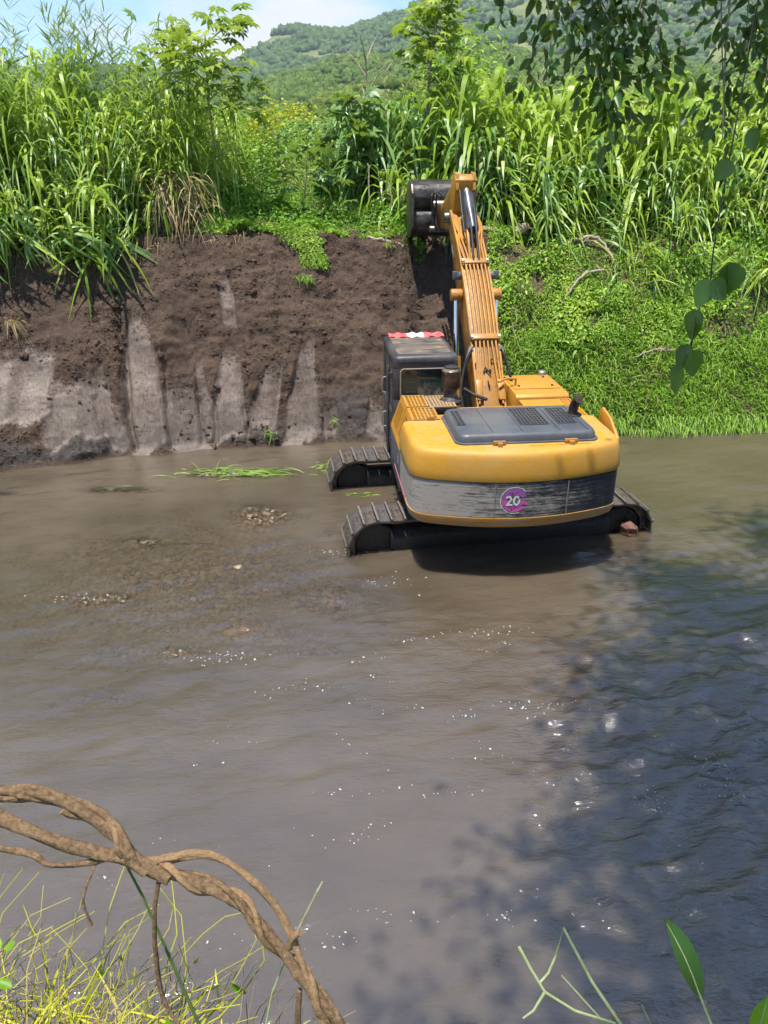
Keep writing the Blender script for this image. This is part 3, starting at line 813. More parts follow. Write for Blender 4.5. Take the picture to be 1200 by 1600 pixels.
# --- rotating platform
def outline(k=1.0, yf=-1.25):
    half = [(1.54, yf), (1.54, -1.6), (1.54, -2.0), (1.535, -2.22), (1.47, -2.42), (1.28, -2.53), (1.0, -2.62), (.7, -2.70), (.35, -2.76), (0, -2.78)]
    p = half + [(-x, y) for x, y in half[-2::-1]]
    for _ in range(2):
        q = [p[0]]
        for a, b in zip(p[:-1], p[1:]):
            q += [(a[0] * .75 + b[0] * .25, a[1] * .75 + b[1] * .25), (a[0] * .25 + b[0] * .75, a[1] * .25 + b[1] * .75)]
        p = q + [p[-1]]
    return [(x * k, yf + (y - yf) * k) for x, y in p]
def loft(prof, cap0=False, cap1=True, sel=None):
    mb = MB(); rings = [outline(k) for k, z in prof]; n = len(rings[0]); idx = sel or (0, n)
    V = [(x, y, z) for (k, z), rg in zip(prof, rings) for x, y in rg[idx[0]:idx[1]]]; n = idx[1] - idx[0]; m = len(prof)
    F = [(i * n + j, i * n + j + 1, (i + 1) * n + j + 1, (i + 1) * n + j) for i in range(m - 1) for j in range(n - 1)]
    if cap0: F.append(tuple(range(n)))
    if cap1: F.append(tuple((m - 1) * n + j for j in range(n)))
    return mb.add(V, F)
part('counterweight', loft([(.96, 1.98), (1.004, 1.985), (1.008, 2.02), (1.007, 2.10), (1.0, 2.20), (.99, 2.29), (.981, 2.345), (.969, 2.38), (.953, 2.40), (.93, 2.408), (.84, 2.41)]), M_cw, smooth=True, ang=50)
part('counterweight_lip', loft([(.90, 1.25), (.955, 1.27), (.985, 1.31), (.998, 1.37), (1.003, 1.44), (.96, 1.445)], cap0=True), M_lip, smooth=True, ang=50)
N_ = len(outline())
full = outline(); xs_ = [p[0] for p in full]
i1 = min(range(N_), key=lambda i: abs(xs_[i] - .62)); i2 = min(range(N_), key=lambda i: abs(xs_[i] + .42))
cuts = [(0, i1 + 1), (i1, i2 + 1), (i2, N_)]
for a, b in cuts:
    lb = {0: 'black side of the counterweight band'}.get(a)
    part('counterweight_band', loft([(.97, 1.447), (.997, 1.45), (.997, 1.97), (.97, 1.975)], False, False, (a, b)), M_band, smooth=True, ang=50)
part('counterweight_core', loft([(.965, 1.40), (.965, 2.1)], True, True), M_hole)
for i in (i1, i2):
    x, y = full[i]; mb = MB(); mb.bar((x, y * .999 - .002, 1.455), (x, y * .999 - .002, 1.965), .012, .012, (0, 1, 0)); part('band_seam', mb, M_alu)
# emblem: a round magenta-violet mark with the number 20 on the rear band
def cw_y(x):
    o = sorted([p for p in full if p[1] < -2.0]); return np.interp(x, [p[0] for p in o], [p[1] for p in o]) * 1.0
def decal(name, polys, mat, lift, label=None, parent=None):
    mb = MB()
    for poly in polys:
        n = len(poly); y = [float(cw_y(px)) * .997 - lift for px, pz in poly]
        mb.add([(px, yy, pz) for (px, pz), yy in zip(poly, y)], [tuple(range(n))])
    return part(name, mb, mat, label=label, parent=parent)
ecx, ecz = -.12, 1.715
def arc_polys(r0, r1, a0, a1, n=24, cx=ecx, cz=ecz, sx=1.0):
    o = []
    for i in range(n):
        a = R(a0 + (a1 - a0) * i / n); b = R(a0 + (a1 - a0) * (i + 1) / n)
        o.append([(cx + sx * r0 * math.cos(a), cz + r0 * math.sin(a)), (cx + sx * r1 * math.cos(a), cz + r1 * math.sin(a)), (cx + sx * r1 * math.cos(b), cz + r1 * math.sin(b)), (cx + sx * r0 * math.cos(b), cz + r0 * math.sin(b))])
    return o
E1 = decal('emblem_arc', arc_polys(.085, .178, 18, 180, 30, sx=1.0), M_dec_p, .007, 'violet upper arc of the round emblem')
decal('emblem_arc', arc_polys(.085, .178, 180, 318, 26), M_dec_m, .007, 'magenta lower arc of the round emblem')
decal('emblem_bar', [[(ecx + .05, ecz - .075), (ecx + .19, ecz - .075), (ecx + .19, ecz - .015), (ecx + .05, ecz - .015)]], M_dec_m, .009, 'magenta bar of the emblem')
decal('emblem_ring', arc_polys(.192, .203, 40, 292, 44), M_dec_w, .0065, 'thin white ring round the emblem')
def text_mesh(body, size, mat, name):
    cu = bpy.data.curves.new(name, 'FONT'); cu.body = body; cu.size = size; cu.align_x = 'CENTER'; cu.offset = size * .022; cu.resolution_u = 4
    o = bpy.data.objects.new(name, cu); COL.objects.link(o)
    dg = bpy.context.evaluated_depsgraph_get(); me = bpy.data.meshes.new_from_object(o.evaluated_get(dg))
    bpy.data.objects.remove(o); bpy.data.curves.remove(cu); me.name = name; me.materials.clear(); me.materials.append(mat); return me
tm = text_mesh('20', .205, M_dec_w, 'number')
for v in tm.vertices:
    x = ecx - .025 + v.co.x; z = ecz - .072 + v.co.y; v.co = (x, float(cw_y(x)) * .997 - .013, z)
part('number', tm, None, label='white number 20 on the emblem')
tm = text_mesh('B', .17, M_dec_w, 'side_mark')
for v in tm.vertices: v.co = (-1.5465, -1.05 - v.co.x, 1.66 + v.co.y)
part('side_mark', tm, None, label='white mark on the black side panel')
mb = MB(); mb.box(-1.549, -1.544, -1.9, -.6, 1.44, 1.475); part('side_stripe', mb, M_pink, label='faded pink stripe low on the black side')

# side bodies
for s in (-1, 1):
    x0, x1 = (-1.542, -1.44) if s < 0 else (1.44, 1.542)
    mb = MB(); mb.box(x0, x1, -1.262, .06 if s < 0 else 1.15, 1.25, 1.93); part('side_panel', mb, M_blk if s < 0 else M_yel, .015)
mb = MB(); mb.box(-1.43, 1.43, -1.24, 1.2, 1.2, 1.42); mb.box(-.36, .62, .9, 1.6, 1.2, 1.42); part('platform_frame', mb, M_hole)
# left upper covers: slanted louvred panels
def louvre(name, a, b, c, d, n, mat, back=True):
    """quad a b c d (a-b along, a-d up): frame with n slots"""
    a, b, c, d = map(Vector, (a, b, c, d)); mb = MB(); nrm_ = (b - a).cross(d - a).normalized()
    L = lambda s_, t_: (a.lerp(b, s_)).lerp(d.lerp(c, s_), t_)
    for s0, s1, t0, t1 in ((0, 1, 0, .16), (0, 1, .84, 1), (0, .12, .16, .84), (.88, 1, .16, .84)):
        P = [L(s0, t0), L(s1, t0), L(s1, t1), L(s0, t1)]
        mb.add([p for p in P] + [p - nrm_ * .03 for p in P], [(0, 1, 2, 3), (7, 6, 5, 4), (0, 4, 5, 1), (1, 5, 6, 2), (2, 6, 7, 3), (3, 7, 4, 0)])
    o = part(name, mb, mat)
    for i in range(n):
        s0 = .12 + .76 * (i + .28) / n; s1 = .12 + .76 * (i + .72) / n
        P = [L(s0, .16), L(s1, .16), L(s1, .84), L(s0, .84)]
        m2 = MB(); m2.add(P + [p - nrm_ * .02 for p in P], [(0, 1, 2, 3), (7, 6, 5, 4), (0, 4, 5, 1), (1, 5, 6, 2), (2, 6, 7, 3), (3, 7, 4, 0)])
        part('louvre_slat', m2, mat, parent=o)
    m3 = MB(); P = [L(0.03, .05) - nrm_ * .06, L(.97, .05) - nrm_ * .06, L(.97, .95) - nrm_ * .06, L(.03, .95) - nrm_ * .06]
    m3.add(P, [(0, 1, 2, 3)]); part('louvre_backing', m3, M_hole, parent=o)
    return o
louvre('louvred_side_cover', (-1.545, -.62, 1.93), (-1.545, -1.25, 1.93), (-1.36, -1.25, 2.42), (-1.36, -.62, 2.42), 9, M_yel)
louvre('louvred_side_cover', (-1.545, .04, 1.93), (-1.545, -.60, 1.93), (-1.36, -.60, 2.44), (-1.36, .04, 2.44), 9, M_yel)
louvre('louvred_side_cover', (1.545, -1.25, 1.93), (1.545, -.30, 1.93), (1.40, -.30, 2.40), (1.40, -1.25, 2.40), 10, M_yel)
# perforated top covers
def mesh_panel(name, x0, x1, y0_, y1_, z, nx, ny, mat, rim=.03, bar_=.022, h=.018):
    mb = MB()
    mb.box(x0, x1, y0_, y0_ + rim, z - h, z); mb.box(x0, x1, y1_ - rim, y1_, z - h, z); mb.box(x0, x0 + rim, y0_ + rim, y1_ - rim, z - h, z); mb.box(x1 - rim, x1, y0_ + rim, y1_ - rim, z - h, z)
    o = part(name, mb, mat)
    m2 = MB()
    for i in range(1, nx):
        x = x0 + rim + (x1 - x0 - 2 * rim) * i / nx; m2.box(x - bar_ / 2, x + bar_ / 2, y0_ + rim, y1_ - rim, z - h, z - .003)
    for j in range(1, ny):
        y = y0_ + rim + (y1_ - y0_ - 2 * rim) * j / ny; m2.box(x0 + rim, x1 - rim, y - bar_ / 2, y + bar_ / 2, z - h - .003, z - .005)
    part('mesh_bars', m2, mat, parent=o)
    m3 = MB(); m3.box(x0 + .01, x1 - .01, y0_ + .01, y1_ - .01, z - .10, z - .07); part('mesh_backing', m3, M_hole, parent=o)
mesh_panel('perforated_cover', -1.345, -.93, -1.22, -.62, 2.42, 6, 7, M_yel, bar_=.026)
mesh_panel('perforated_cover', -1.345, -1.0, -.59, .03, 2.43, 5, 7, M_yel, bar_=.026)
mesh_panel('perforated_cover', -.98, -.55, -.59, .03, 2.415, 7, 9, worn_paint('dusty_yellow', (.42, .24, .08), (.36, .22, .10), (.36, .27, .19), dustamt=.8))
mesh_panel('perforated_strip', -.52, .52, -.92, -.66, 2.41, 24, 4, M_yel, bar_=.016)
mesh_panel('perforated_cover', 1.18, 1.40, -1.22, -.30, 2.40, 4, 14, M_yel)
mb = MB(); mb.box(-.93, 1.18, -2.0, -.94, 2.30, 2.395); part('deck_plate', mb, M_yel, .01)
mb = MB(); mb.box(.53, 1.18, -.93, -.32, 2.36, 2.405); part('deck_plate', mb, M_yel, .01)
# black engine hood: raised tray with ribs, two mesh windows
mb = MB()
hx0, hx1, hy0, hy1 = -.90, 1.16, -2.40, -1.05
def rr(x0, x1, y0_, y1_, r_, n=5):
    o = []
    for cx, cy2, a in ((x1 - r_, y1_ - r_, 0), (x0 + r_, y1_ - r_, 90), (x0 + r_, y0_ + r_, 180), (x1 - r_, y0_ + r_, 270)):
        for i in range(n + 1): t = R(a + 90 * i / n); o.append((cx + r_ * math.cos(t), cy2 + r_ * math.sin(t)))
    return o
st = [(0, 2.405), (0, 2.43), (.03, 2.435), (.035, 2.50), (.055, 2.535), (.09, 2.55)]
rings = [rr(hx0 + d, hx1 - d, hy0 + d, hy1 - d, .14) for d, z in st]; n = len(rings[0])
V = [(x, y, z) for (d, z), rg in zip(st, rings) for x, y in rg]
F = [(i * n + j, i * n + (j + 1) % n, (i + 1) * n + (j + 1) % n, (i + 1) * n + j) for i in range(len(st) - 1) for j in range(n)]
mb.add(V, F + [tuple((len(st) - 1) * n + j for j in range(n))])
hood = part('engine_hood', mb, M_blk, smooth=True, ang=40)
for x in (-.36, .07, .60, 1.0):
    m2 = MB(); m2.box(x - .012, x + .012, hy0 + .12, hy1 - .12, 2.548, 2.562); part('hood_rib', m2, M_blk, .004, parent=hood)
for x0, x1, y0_, y1_, nx, ny in ((.10, .52, -2.02, -1.25, 8, 8), (.66, .93, -2.0, -1.28, 5, 8), (-.80, -.68, -1.95, -1.30, 2, 12)):
    m2 = MB(); m2.box(x0, x1, y0_, y1_, 2.549, 2.5525); g = part('hood_vent', m2, M_hole, parent=hood)
    m3 = MB()
    for i in range(nx + 1): x = x0 + (x1 - x0) * i / nx; m3.box(x - .005, x + .005, y0_, y1_, 2.5535, 2.562)
    for j in range(ny + 1): y = y0_ + (y1_ - y0_) * j / ny; m3.box(x0, x1, y - .005, y + .005, 2.5525, 2.561)
    part('vent_grid', m3, M_blk, parent=hood)
mb = MB(); mb.tube([(1.0, -1.62, 2.55), (1.0, -1.62, 2.66), (1.015, -1.65, 2.76), (1.03, -1.72, 2.82)], [.07, .07, .068, .066], 16); part('exhaust_pipe', mb, plain('sooty_steel', (.02, .014, .012), (.06, .04, .032), 9, .7, .3), smooth=True, ang=50)
mb = MB(); mb.lathe([(.13, 2.55), (.13, 2.565), (.09, 2.575)], (1.0, -1.62, 0), 20); part('exhaust_collar', mb, M_rubber)
for x in (-.30, .72):
    mb = MB(); mb.box(x - .09, x + .09, -2.455, -2.415, 2.41, 2.475); mb.box(x - .035, x + .035, -2.52, -2.455, 2.37, 2.465); part('hood_latch', mb, M_boomy, .008)
mb = MB(); mb.bar((.12, -2.50, 2.408), (1.0, -2.47, 2.408), .02, .012); part('hood_hinge_rod', mb, M_boomy)
mb = MB(); mb.box(-1.13, -1.02, -1.27, -1.235, 2.41, 2.47); part('hood_latch', mb, M_boomy, .006)
# right tank / valve box, step up
mb = MB(); mb.prism([(-.28, 1.9), (1.05, 1.9), (1.05, 2.40), (.95, 2.47), (-.22, 2.47), (-.28, 2.43)], .50, 1.40); tank = part('hydraulic_tank', mb, M_yel, .015)
mb = MB(); mb.box(.56, 1.34, .05, .85, 2.472, 2.485); part('tank_lid', mb, M_yel, .005, parent=tank)
for x, y in ((.66, .18), (1.24, .18), (.66, .72), (1.24, .72)):
    mb = MB(); mb.lathe([(.022, 2.485), (.022, 2.505)], (x, y, 0), 8); part('lid_bolt', mb, M_steel, parent=tank)
mb = MB(); mb.lathe([(.07, 2.47), (.07, 2.53), (.05, 2.545)], (1.28, .93, 0), 14); part('filler_cap', mb, M_alu, parent=tank, smooth=True)
# right service door standing ajar
mb = MB(); mb.prism([(-2.1, 1.98), (-1.35, 1.98), (-1.22, 2.45), (-1.32, 2.56), (-1.66, 2.50), (-2.02, 2.30)], 1.555, 1.60); part('service_door', mb, M_yel, .015, label='yellow service door standing ajar on the right side')
mb = MB(); mb.tube([(.62, .25, 2.47), (.62, .25, 2.6), (.45, .22, 2.62), (.30, .15, 2.58)], .022, 8); part('tank_pipe', mb, M_boomy, smooth=True)

# --- cab
CX0, CX1, CY0, CY1, CZ0, CZ1 = -1.50, -.42, .08, 1.66, 1.30, 3.02
mb = MB()
mb.box(CX0, CX1, CY0, CY0 + .05, CZ0, 2.34); mb.box(CX0, CX1, CY0, CY0 + .05, 2.865, CZ1 - .02)
mb.box(CX0, CX0 + .12, CY0, CY0 + .05, 2.34, 2.865); mb.box(CX1 - .10, CX1, CY0, CY0 + .05, 2.34, 2.865)
for x0, x1 in ((CX0, CX0 + .05), (CX1 - .05, CX1)):
    mb.box(x0, x1, CY0 + .05, CY1, CZ0, 2.05); mb.box(x0, x1, CY0 + .05, CY1, 2.90, CZ1 - .02)
    for y in (CY0 + .05, .85, CY1 - .09): mb.box(x0, x1, y, y + .09, 2.05, 2.90)
mb.box(CX0 + .05, CX1 - .05, CY1 - .05, CY1, CZ0, 1.7); mb.box(CX0 + .05, CX1 - .05, CY1 - .05, CY1, 2.9, CZ1 - .02)
cab = part('cab', mb, M_cab, .012)
mb = MB(); pr = []
st = [(0, 2.98), (0, 3.015), (.015, 3.05), (.05, 3.075), (.10, 3.085)]
rings = [rr(CX0 - .01 + d, CX1 + .01 - d, CY0 - .015 + d, CY1 + .03 - d, .12) for d, z in st]; n = len(rings[0])
mb.add([(x, y, z) for (d, z), rg in zip(st, rings) for x, y in rg], [(i * n + j, i * n + (j + 1) % n, (i + 1) * n + (j + 1) % n, (i + 1) * n + j) for i in range(len(st) - 1) for j in range(n)] + [tuple(range(n))])
part('roof_edge', mb, M_cab, parent=cab, smooth=True, ang=60)
mb = MB(); mb.slab(rr(CX0 + .09, CX1 - .09, CY0 + .085, CY1 - .07, .06), 3.07, 3.0865); part('roof_panel', mb, M_roof, parent=cab)
mb = MB(); mb.box(CX0 + .13, CX1 - .11, CY0 + .018, CY0 + .03, 2.35, 2.855); part('rear_window', mb, M_glass, parent=cab)
mb = MB()
mb.tube([(x, CY0 - .004, z) for x, z in [(p[0], p[1]) for p in rr(CX0 + .125, CX1 - .105, 2.345, 2.86, .05)] + [rr(CX0 + .125, CX1 - .105, 2.345, 2.86, .05)[0]]], .011, 6, cap=False)
part('window_seal', mb, plain('pale_seal', (.20, .17, .13), (.36, .30, .24), 20, .7), parent=cab, smooth=True)
for x in (CX0 + .02, CX1 - .03):
    for a, b in ((CY0 + .14, .85), (.94, CY1 - .09)):
        mb = MB(); mb.box(x, x + .01, a, b, 2.05, 2.90); part('side_window', mb, M_glass, parent=cab)
mb = MB(); mb.box(CX0 + .05, CX1 - .05, CY1 - .03, CY1 - .02, 1.7, 2.9); part('windscreen', mb, M_glass, parent=cab)
mb = MB(); mb.box(-1.2, -.72, .35, .5, 1.9, 2.75); mb.box(-1.2, -.72, .5, 1.0, 1.8, 1.95); part('operator_seat', mb, M_rubber, .05, parent=cab)
# tape strip along the roof's front edge
x = CX0 + .08
for i, (wd, m) in enumerate(((.33, M_red), (.30, M_white), (.36, M_red))):
    mb = MB(); nn = 8
    V = []; 
    for j in range(nn + 1):
        for q, (yy, zz) in enumerate(((1.40, .012), (1.54, .03), (1.67, .03), (1.71, -.02))):
            V.append((x + wd * j / nn, yy + .012 * math.sin(j * 1.9 + i), 3.085 + zz + .012 * math.sin(j * 1.3 + q + i * 2)))
    mb.add(V, [(a * 4 + b, (a + 1) * 4 + b, (a + 1) * 4 + b + 1, a * 4 + b + 1) for a in range(nn) for b in range(3)])
    part('roof_tape', mb, m, parent=cab, smooth=True, label='red length of warning tape' if m is M_red else 'white length of warning tape'); x += wd
mb = MB(); mb.tube([(-1.56, .16, 2.9), (-1.58, .16, 2.8), (-1.58, .14, 1.6), (-1.56, .14, 1.4)], .03, 8); mb.box(-1.58, -1.48, .13, .17, 2.76, 2.8); mb.box(-1.58, -1.48, .12, .16, 1.62, 1.66); part('cab_guard_bar', mb, M_cab, .006)
for z in (2.55, 1.95):
    mb = MB(); mb.tube([(-1.58, .3, z + .14), (-1.65, .3, z + .12), (-1.67, .3, z), (-1.65, .3, z - .12), (-1.58, .3, z - .14)], .014, 8); part('grab_handle', mb, M_alu, smooth=True)
# air pre-cleaner
mb = MB(); mb.lathe([(.14, 2.40), (.15, 2.42), (.12, 2.46), (.10, 2.50), (.10, 2.56), (.135, 2.60), (.155, 2.63), (.155, 2.86), (.16, 2.87), (.16, 2.90), (.13, 2.93), (.06, 2.945)], (-.58, -.20, 0), 24)
pc = part('air_precleaner', mb, plain('grimy_plastic', (.035, .028, .022), (.22, .175, .13), 7, .38, .2, .5, .2, bscale=30, lo=.42, hi=.7), smooth=True, ang=40)
mb = MB(); mb.lathe([(.11, 2.93), (.115, 2.955), (.08, 2.97), (.03, 2.972)], (-.58, -.20, 0), 20); part('precleaner_cap', mb, M_rubber, parent=pc, smooth=True)
mb = MB(); mb.lathe([(.19, 2.35), (.19, 2.40), (.15, 2.43)], (-.58, -.20, 0), 20); part('precleaner_base', mb, M_rubber, smooth=True)
mb = MB(); mb.box(-.42, -.36, -.1, 1.2, 1.42, 2.1); part('cab_side_rail', mb, M_cab, .01)

# --- boom
BX = .18
def curve_pts(P, n=9): return [(p[0], p[1]) for p in catmull(P, n)]
ctr = [(-.05, 1.72), (.85, 2.72), (1.75, 3.62), (2.55, 4.32), (3.35, 4.93)]
th_up = [.17, .27, .33, .27, .17]; th_dn = [.17, .28, .34, .28, .18]
def offc(ctr, th, sgn):
    o = []
    for i, (y, z) in enumerate(ctr):
        a = ctr[max(i - 1, 0)]; b = ctr[min(i + 1, len(ctr) - 1)]; d = Vector((b[0] - a[0], b[1] - a[1])).normalized()
        o.append((y - d.y * th[i] * sgn, z + d.x * th[i] * sgn))
    return o
top_c = curve_pts(offc(ctr, th_up, 1)); bot_c = curve_pts(offc(ctr, th_dn, -1))
mb = MB(); mb.prism(top_c + [(3.52, 4.98)] + bot_c[::-1], BX - .235, BX + .235)
boom = part('boom', mb, worn_paint('boom_box_yellow', (.40, .18, .018), (.27, .115, .014), (.17, .105, .05), dustamt=.75, rustlo=.56), .012)
for s in (-1, 1):      # side plates stand a little proud of the top plate
    mb = MB(); x = BX + s * .235
    tp = [(y, z) for y, z in top_c]; mb.prism([(y - .028, z + .03) for y, z in tp] + [(y + .04, z - .05) for y, z in tp[::-1]], x - .012 * (s > 0) - .02 * (s < 0) + .0, x + .02 * (s > 0) + .012 * (s < 0))
    part('boom_flange', mb, M_boomy, parent=boom)
tcy = [p[0] for p in top_c]; tcz = [p[1] for p in top_c]
def top_at(y, lift=0.0): 
    z = float(np.interp(y, tcy, tcz)); s = (float(np.interp(y + .05, tcy, tcz)) - float(np.interp(y - .05, tcy, tcz))) / .1
    n = Vector((-s, 1)).normalized(); return (y + n.x * lift, z + n.y * lift)
def tpt(x, y, lift): q = top_at(y, lift); return (BX + x, q[0], q[1])
for i in range(6):
    xo = -.175 + .07 * i
    low = [(-.205, .10), (-.145, .16), (-.05, .45), (.05, .45), (.145, .16), (.20, .10)][i]
    pts = [tpt(low[0], low[1], .05), tpt(low[0] * .98, .35, .055), tpt(xo, .80, .075)] if i not in (2, 3) else [tpt(xo * .9, .48, .045), tpt(xo, .80, .075)]
    pts += [tpt(xo, y, .075) for y in (1.2, 1.6, 2.0)]
    pts += [tpt(xo * 1.05 - .03 * (i < 3), 2.35, .06), tpt(-.17 - .02 * i if i < 3 else .12 + .03 * i, 2.75, .05), tpt(-.16 - .025 * i if i < 3 else .05 + .04 * i, 3.05, .04)]
    mb = MB(); mb.tube([tuple(p) for p in catmull(pts, 5)], .020, 8); part('hydraulic_pipe', mb, M_boomy, parent=boom, smooth=True, ang=60)
for y, wd in ((.86, .255), (1.98, .24)):
    a = tpt(-wd, y, .10); b = tpt(wd, y, .10); mb = MB(); mb.bar(a, b, .11, .035, (0, -.65, .75)); cl_ = part('pipe_clamp', mb, M_boomy, .006, parent=boom)
    for s in (-1, 1):
        mb = MB(); mb.bar(tpt(s * (wd - .02), y, .05), tpt(s * (wd - .02), y, .135), .05, .05); part('clamp_bolt', mb, M_alu, parent=boom)
for s in (-1, 1):    # end caps, small brackets low on the boom
    mb = MB(); mb.bar(tpt(s * .19, .14, .06), tpt(s * .19, .36, .06), .10, .05); part('pipe_bracket', mb, M_boomy, .006, parent=boom)
r_h = np.random.default_rng(4)
for a, b, c in ((-.08, .45, -.02), (.06, .55, .1), (.0, .30, -.06), (.12, .5, .18), (-.2, .5, -.24)):
    mb = MB(); mb.tube([tuple(p) for p in catmull([tpt(a, b, .02), tpt((a + c) / 2, b + .05, .06), tpt(c + .06, b - .03, .03)], 5)], .011, 6); part('cable_tie', mb, M_rubber, parent=boom, smooth=True)
# boom cylinders with chrome rods
for s in (-1, 1):
    x = BX + s * .36
    mb = MB(); mb.tube([(x, 1.72, 3.72), (x, 1.50, 2.62)], .05, 16); part('cylinder_rod', mb, M_chrome, smooth=True, ang=50)
    mb = MB(); mb.tube([(x, 1.52, 2.70), (x, 1.51, 2.64), (x, 1.25, 1.35)], [.085, .095, .095], 16); part('cylinder_barrel', mb, M_boomy, smooth=True, ang=50)
    mb = MB(); mb.tube([(BX + s * .25, 1.73, 3.76), (BX + s * .46, 1.73, 3.76)], .11, 16); part('pin_boss', mb, M_boomy, .015, smooth=True)
    mb = MB(); mb.tube([(BX + s * .25, 1.85, 4.08), (BX + s * .37, 1.85, 4.08)], .075, 14); mb.box(BX + s * .37 - .05, BX + s * .37 + .05, 1.78, 1.86, 4.02, 4.16); part('work_lamp', mb, M_blk, .01)
    mb = MB(); mb.tube([tuple(p) for p in catmull([tpt(s * .25, .72, .05), (BX + s * .38, .62, 2.72), (BX + s * .46, .45, 2.35), (BX + s * .42, .25, 2.0)], 6)], .024, 8); part('hydraulic_hose', mb, M_rubber, smooth=True)
    mb = MB(); mb.bar(tpt(s * .25, .76, .05), (BX + s * .33, .68, 2.80), .06, .06); part('hose_fitting', mb, M_alu, .008)
mb = MB(); mb.tube([(-.32, .02, 2.52), (-.15, -.12, 2.44), (0, -.3, 2.42)], .028, 8); part('hydraulic_hose', mb, M_rubber, smooth=True)
for s in (-1, 1):
    mb = MB(); mb.prism([(-.35, 1.4), (.35, 1.4), (.25, 1.85), (.0, 1.98), (-.25, 1.85)], BX + s * .31 - .03, BX + s * .31 + .03); part('boom_mount', mb, M_boomy, .01)
# diamond plate on the boom's left cheek
mb = MB(); dx_ = BX - .262; dc = (2.72, 4.43)
mb.add([(dx_, dc[0] - .22, dc[1] - .19), (dx_, dc[0] - .01, dc[1] - .10), (dx_, dc[0] + .22, dc[1] + .19), (dx_, dc[0] + .02, dc[1] + .12)], [(0, 1, 2, 3)]); part('boom_decal', mb, M_blk, label='dark diamond shaped plate on the boom side')
mb = MB(); dx_ -= .004
mb.add([(dx_, dc[0] - .16, dc[1] - .14), (dx_, dc[0] - .005, dc[1] - .06), (dx_, dc[0] + .12, dc[1] + .10), (dx_, dc[0] + .01, dc[1] + .06)], [(0, 1, 2, 3)]); part('boom_decal', mb, M_dec_w, label='pale inner diamond on the boom side')
# --- stick, its cylinder and the bucket
mb = MB(); mb.prism([(3.02, 5.62), (3.10, 5.70), (3.28, 5.72), (3.55, 5.48), (4.3, 5.18), (5.30, 4.92), (5.42, 4.80), (5.30, 4.62), (4.3, 4.66), (3.45, 4.72), (3.24, 4.86), (3.10, 5.3)], BX - .2, BX + .2)
stick = part('stick', mb, M_boomy, .015)
for s in (-1, 1):
    mb = MB(); mb.prism([(3.0, 5.45), (3.06, 5.73), (3.30, 5.76), (3.42, 5.6), (3.2, 5.3)], BX + s * .16 - .03, BX + s * .16 + .03); part('tail_plate', mb, M_boomy, .01, parent=stick)
mb = MB(); mb.tube([(BX - .34, 3.36, 4.95), (BX + .34, 3.36, 4.95)], .10, 16); part('stick_pin', mb, M_steel, .01, smooth=True)
mb = MB(); mb.tube([(BX + .02, 2.32, 4.80), (BX + .02, 2.36, 4.83), (BX + .02, 2.95, 5.33), (BX + .02, 2.98, 5.36)], [.10, .115, .115, .12], 18); part('stick_cylinder_barrel', mb, plain('grey_black_cylinder', (.04, .045, .06), (.08, .085, .10), 6, .35, .1), smooth=True, ang=50)
mb = MB(); mb.tube([(BX + .02, 2.96, 5.34), (BX + .02, 3.12, 5.48)], .055, 14); mb.tube([(BX - .12, 3.14, 5.50), (BX + .16, 3.14, 5.50)], .08, 14); part('stick_cylinder_rod', mb, M_alu, smooth=True, ang=50)
for s in (-1, 1):
    mb = MB(); mb.prism([(1.98, 4.28), (2.18, 4.60), (2.36, 4.86), (2.46, 4.82), (2.42, 4.62)], BX + .02 + s * .09 - .02, BX + .02 + s * .09 + .02); part('cylinder_lug', mb, M_boomy, .006, parent=boom)
    mb = MB(); mb.tube([tuple(p) for p in catmull([tpt(.02 + s * .05, 1.98, .1), (BX + .02 + s * .045, 2.1, 4.62), (BX + .02 + s * .05, 2.35, 4.98), (BX + .02 + s * .06, 2.6, 5.18)], 6)], .022, 8); part('hydraulic_hose', mb, M_rubber, parent=boom, smooth=True)
mb = MB(); mb.tube([tuple(p) for p in catmull([(BX - .13, 2.35, 4.78), (BX - .14, 2.6, 5.1), (BX - .13, 2.95, 5.45)], 6)], .02, 8); part('hydraulic_hose', mb, M_rubber, parent=boom, smooth=True)
# bucket: curved shell facing the machine, side plates, teeth on the far lip
BW = .66; BXB = BX - .03
prof = [(6.05, 5.42), (5.80, 5.54), (5.52, 5.53), (5.32, 5.40), (5.26, 5.20), (5.34, 5.03), (5.40, 4.98), (5.28, 4.90), (5.22, 4.74), (5.28, 4.55), (5.48, 4.42), (5.80, 4.38), (6.25, 4.44)]
shell = [(p[0], p[1]) for p in catmull(prof, 4)]
inn = [(y + .03 * (5.8 - y) / .6 + .012, z + (.03 if z < 4.9 else -.03)) for y, z in shell]
mb = MB(); n = len(shell)
V = [(x, y, z) for x in (BXB - BW, BXB + BW) for y, z in shell] + [(x, y, z) for x in (BXB - BW, BXB + BW) for y, z in inn]
F = [(i, i + 1, n + i + 1, n + i) for i in range(n - 1)] + [(2 * n + i, 3 * n + i, 3 * n + i + 1, 2 * n + i + 1) for i in range(n - 1)] + [(0, n, 3 * n, 2 * n), (n - 1, 3 * n - 1, 4 * n - 1, 2 * n - 1)]
mb.add(V, F); bucket = part('bucket', mb, M_bucket, smooth=True, ang=50)
for s in (-1, 1):
    mb = MB(); x = BXB + s * BW; mb.prism(shell[::1], x - .025, x + .025); part('bucket_side', mb, M_bucket, .006, parent=bucket)
    mb = MB(); mb.prism([(5.26, 4.50), (5.16, 4.62), (5.14, 5.30), (5.26, 5.48), (5.36, 5.40), (5.30, 4.98)], x - .03 + s * .005, x + .03 + s * .005); part('bucket_cheek', mb, M_steel, .006, parent=bucket)
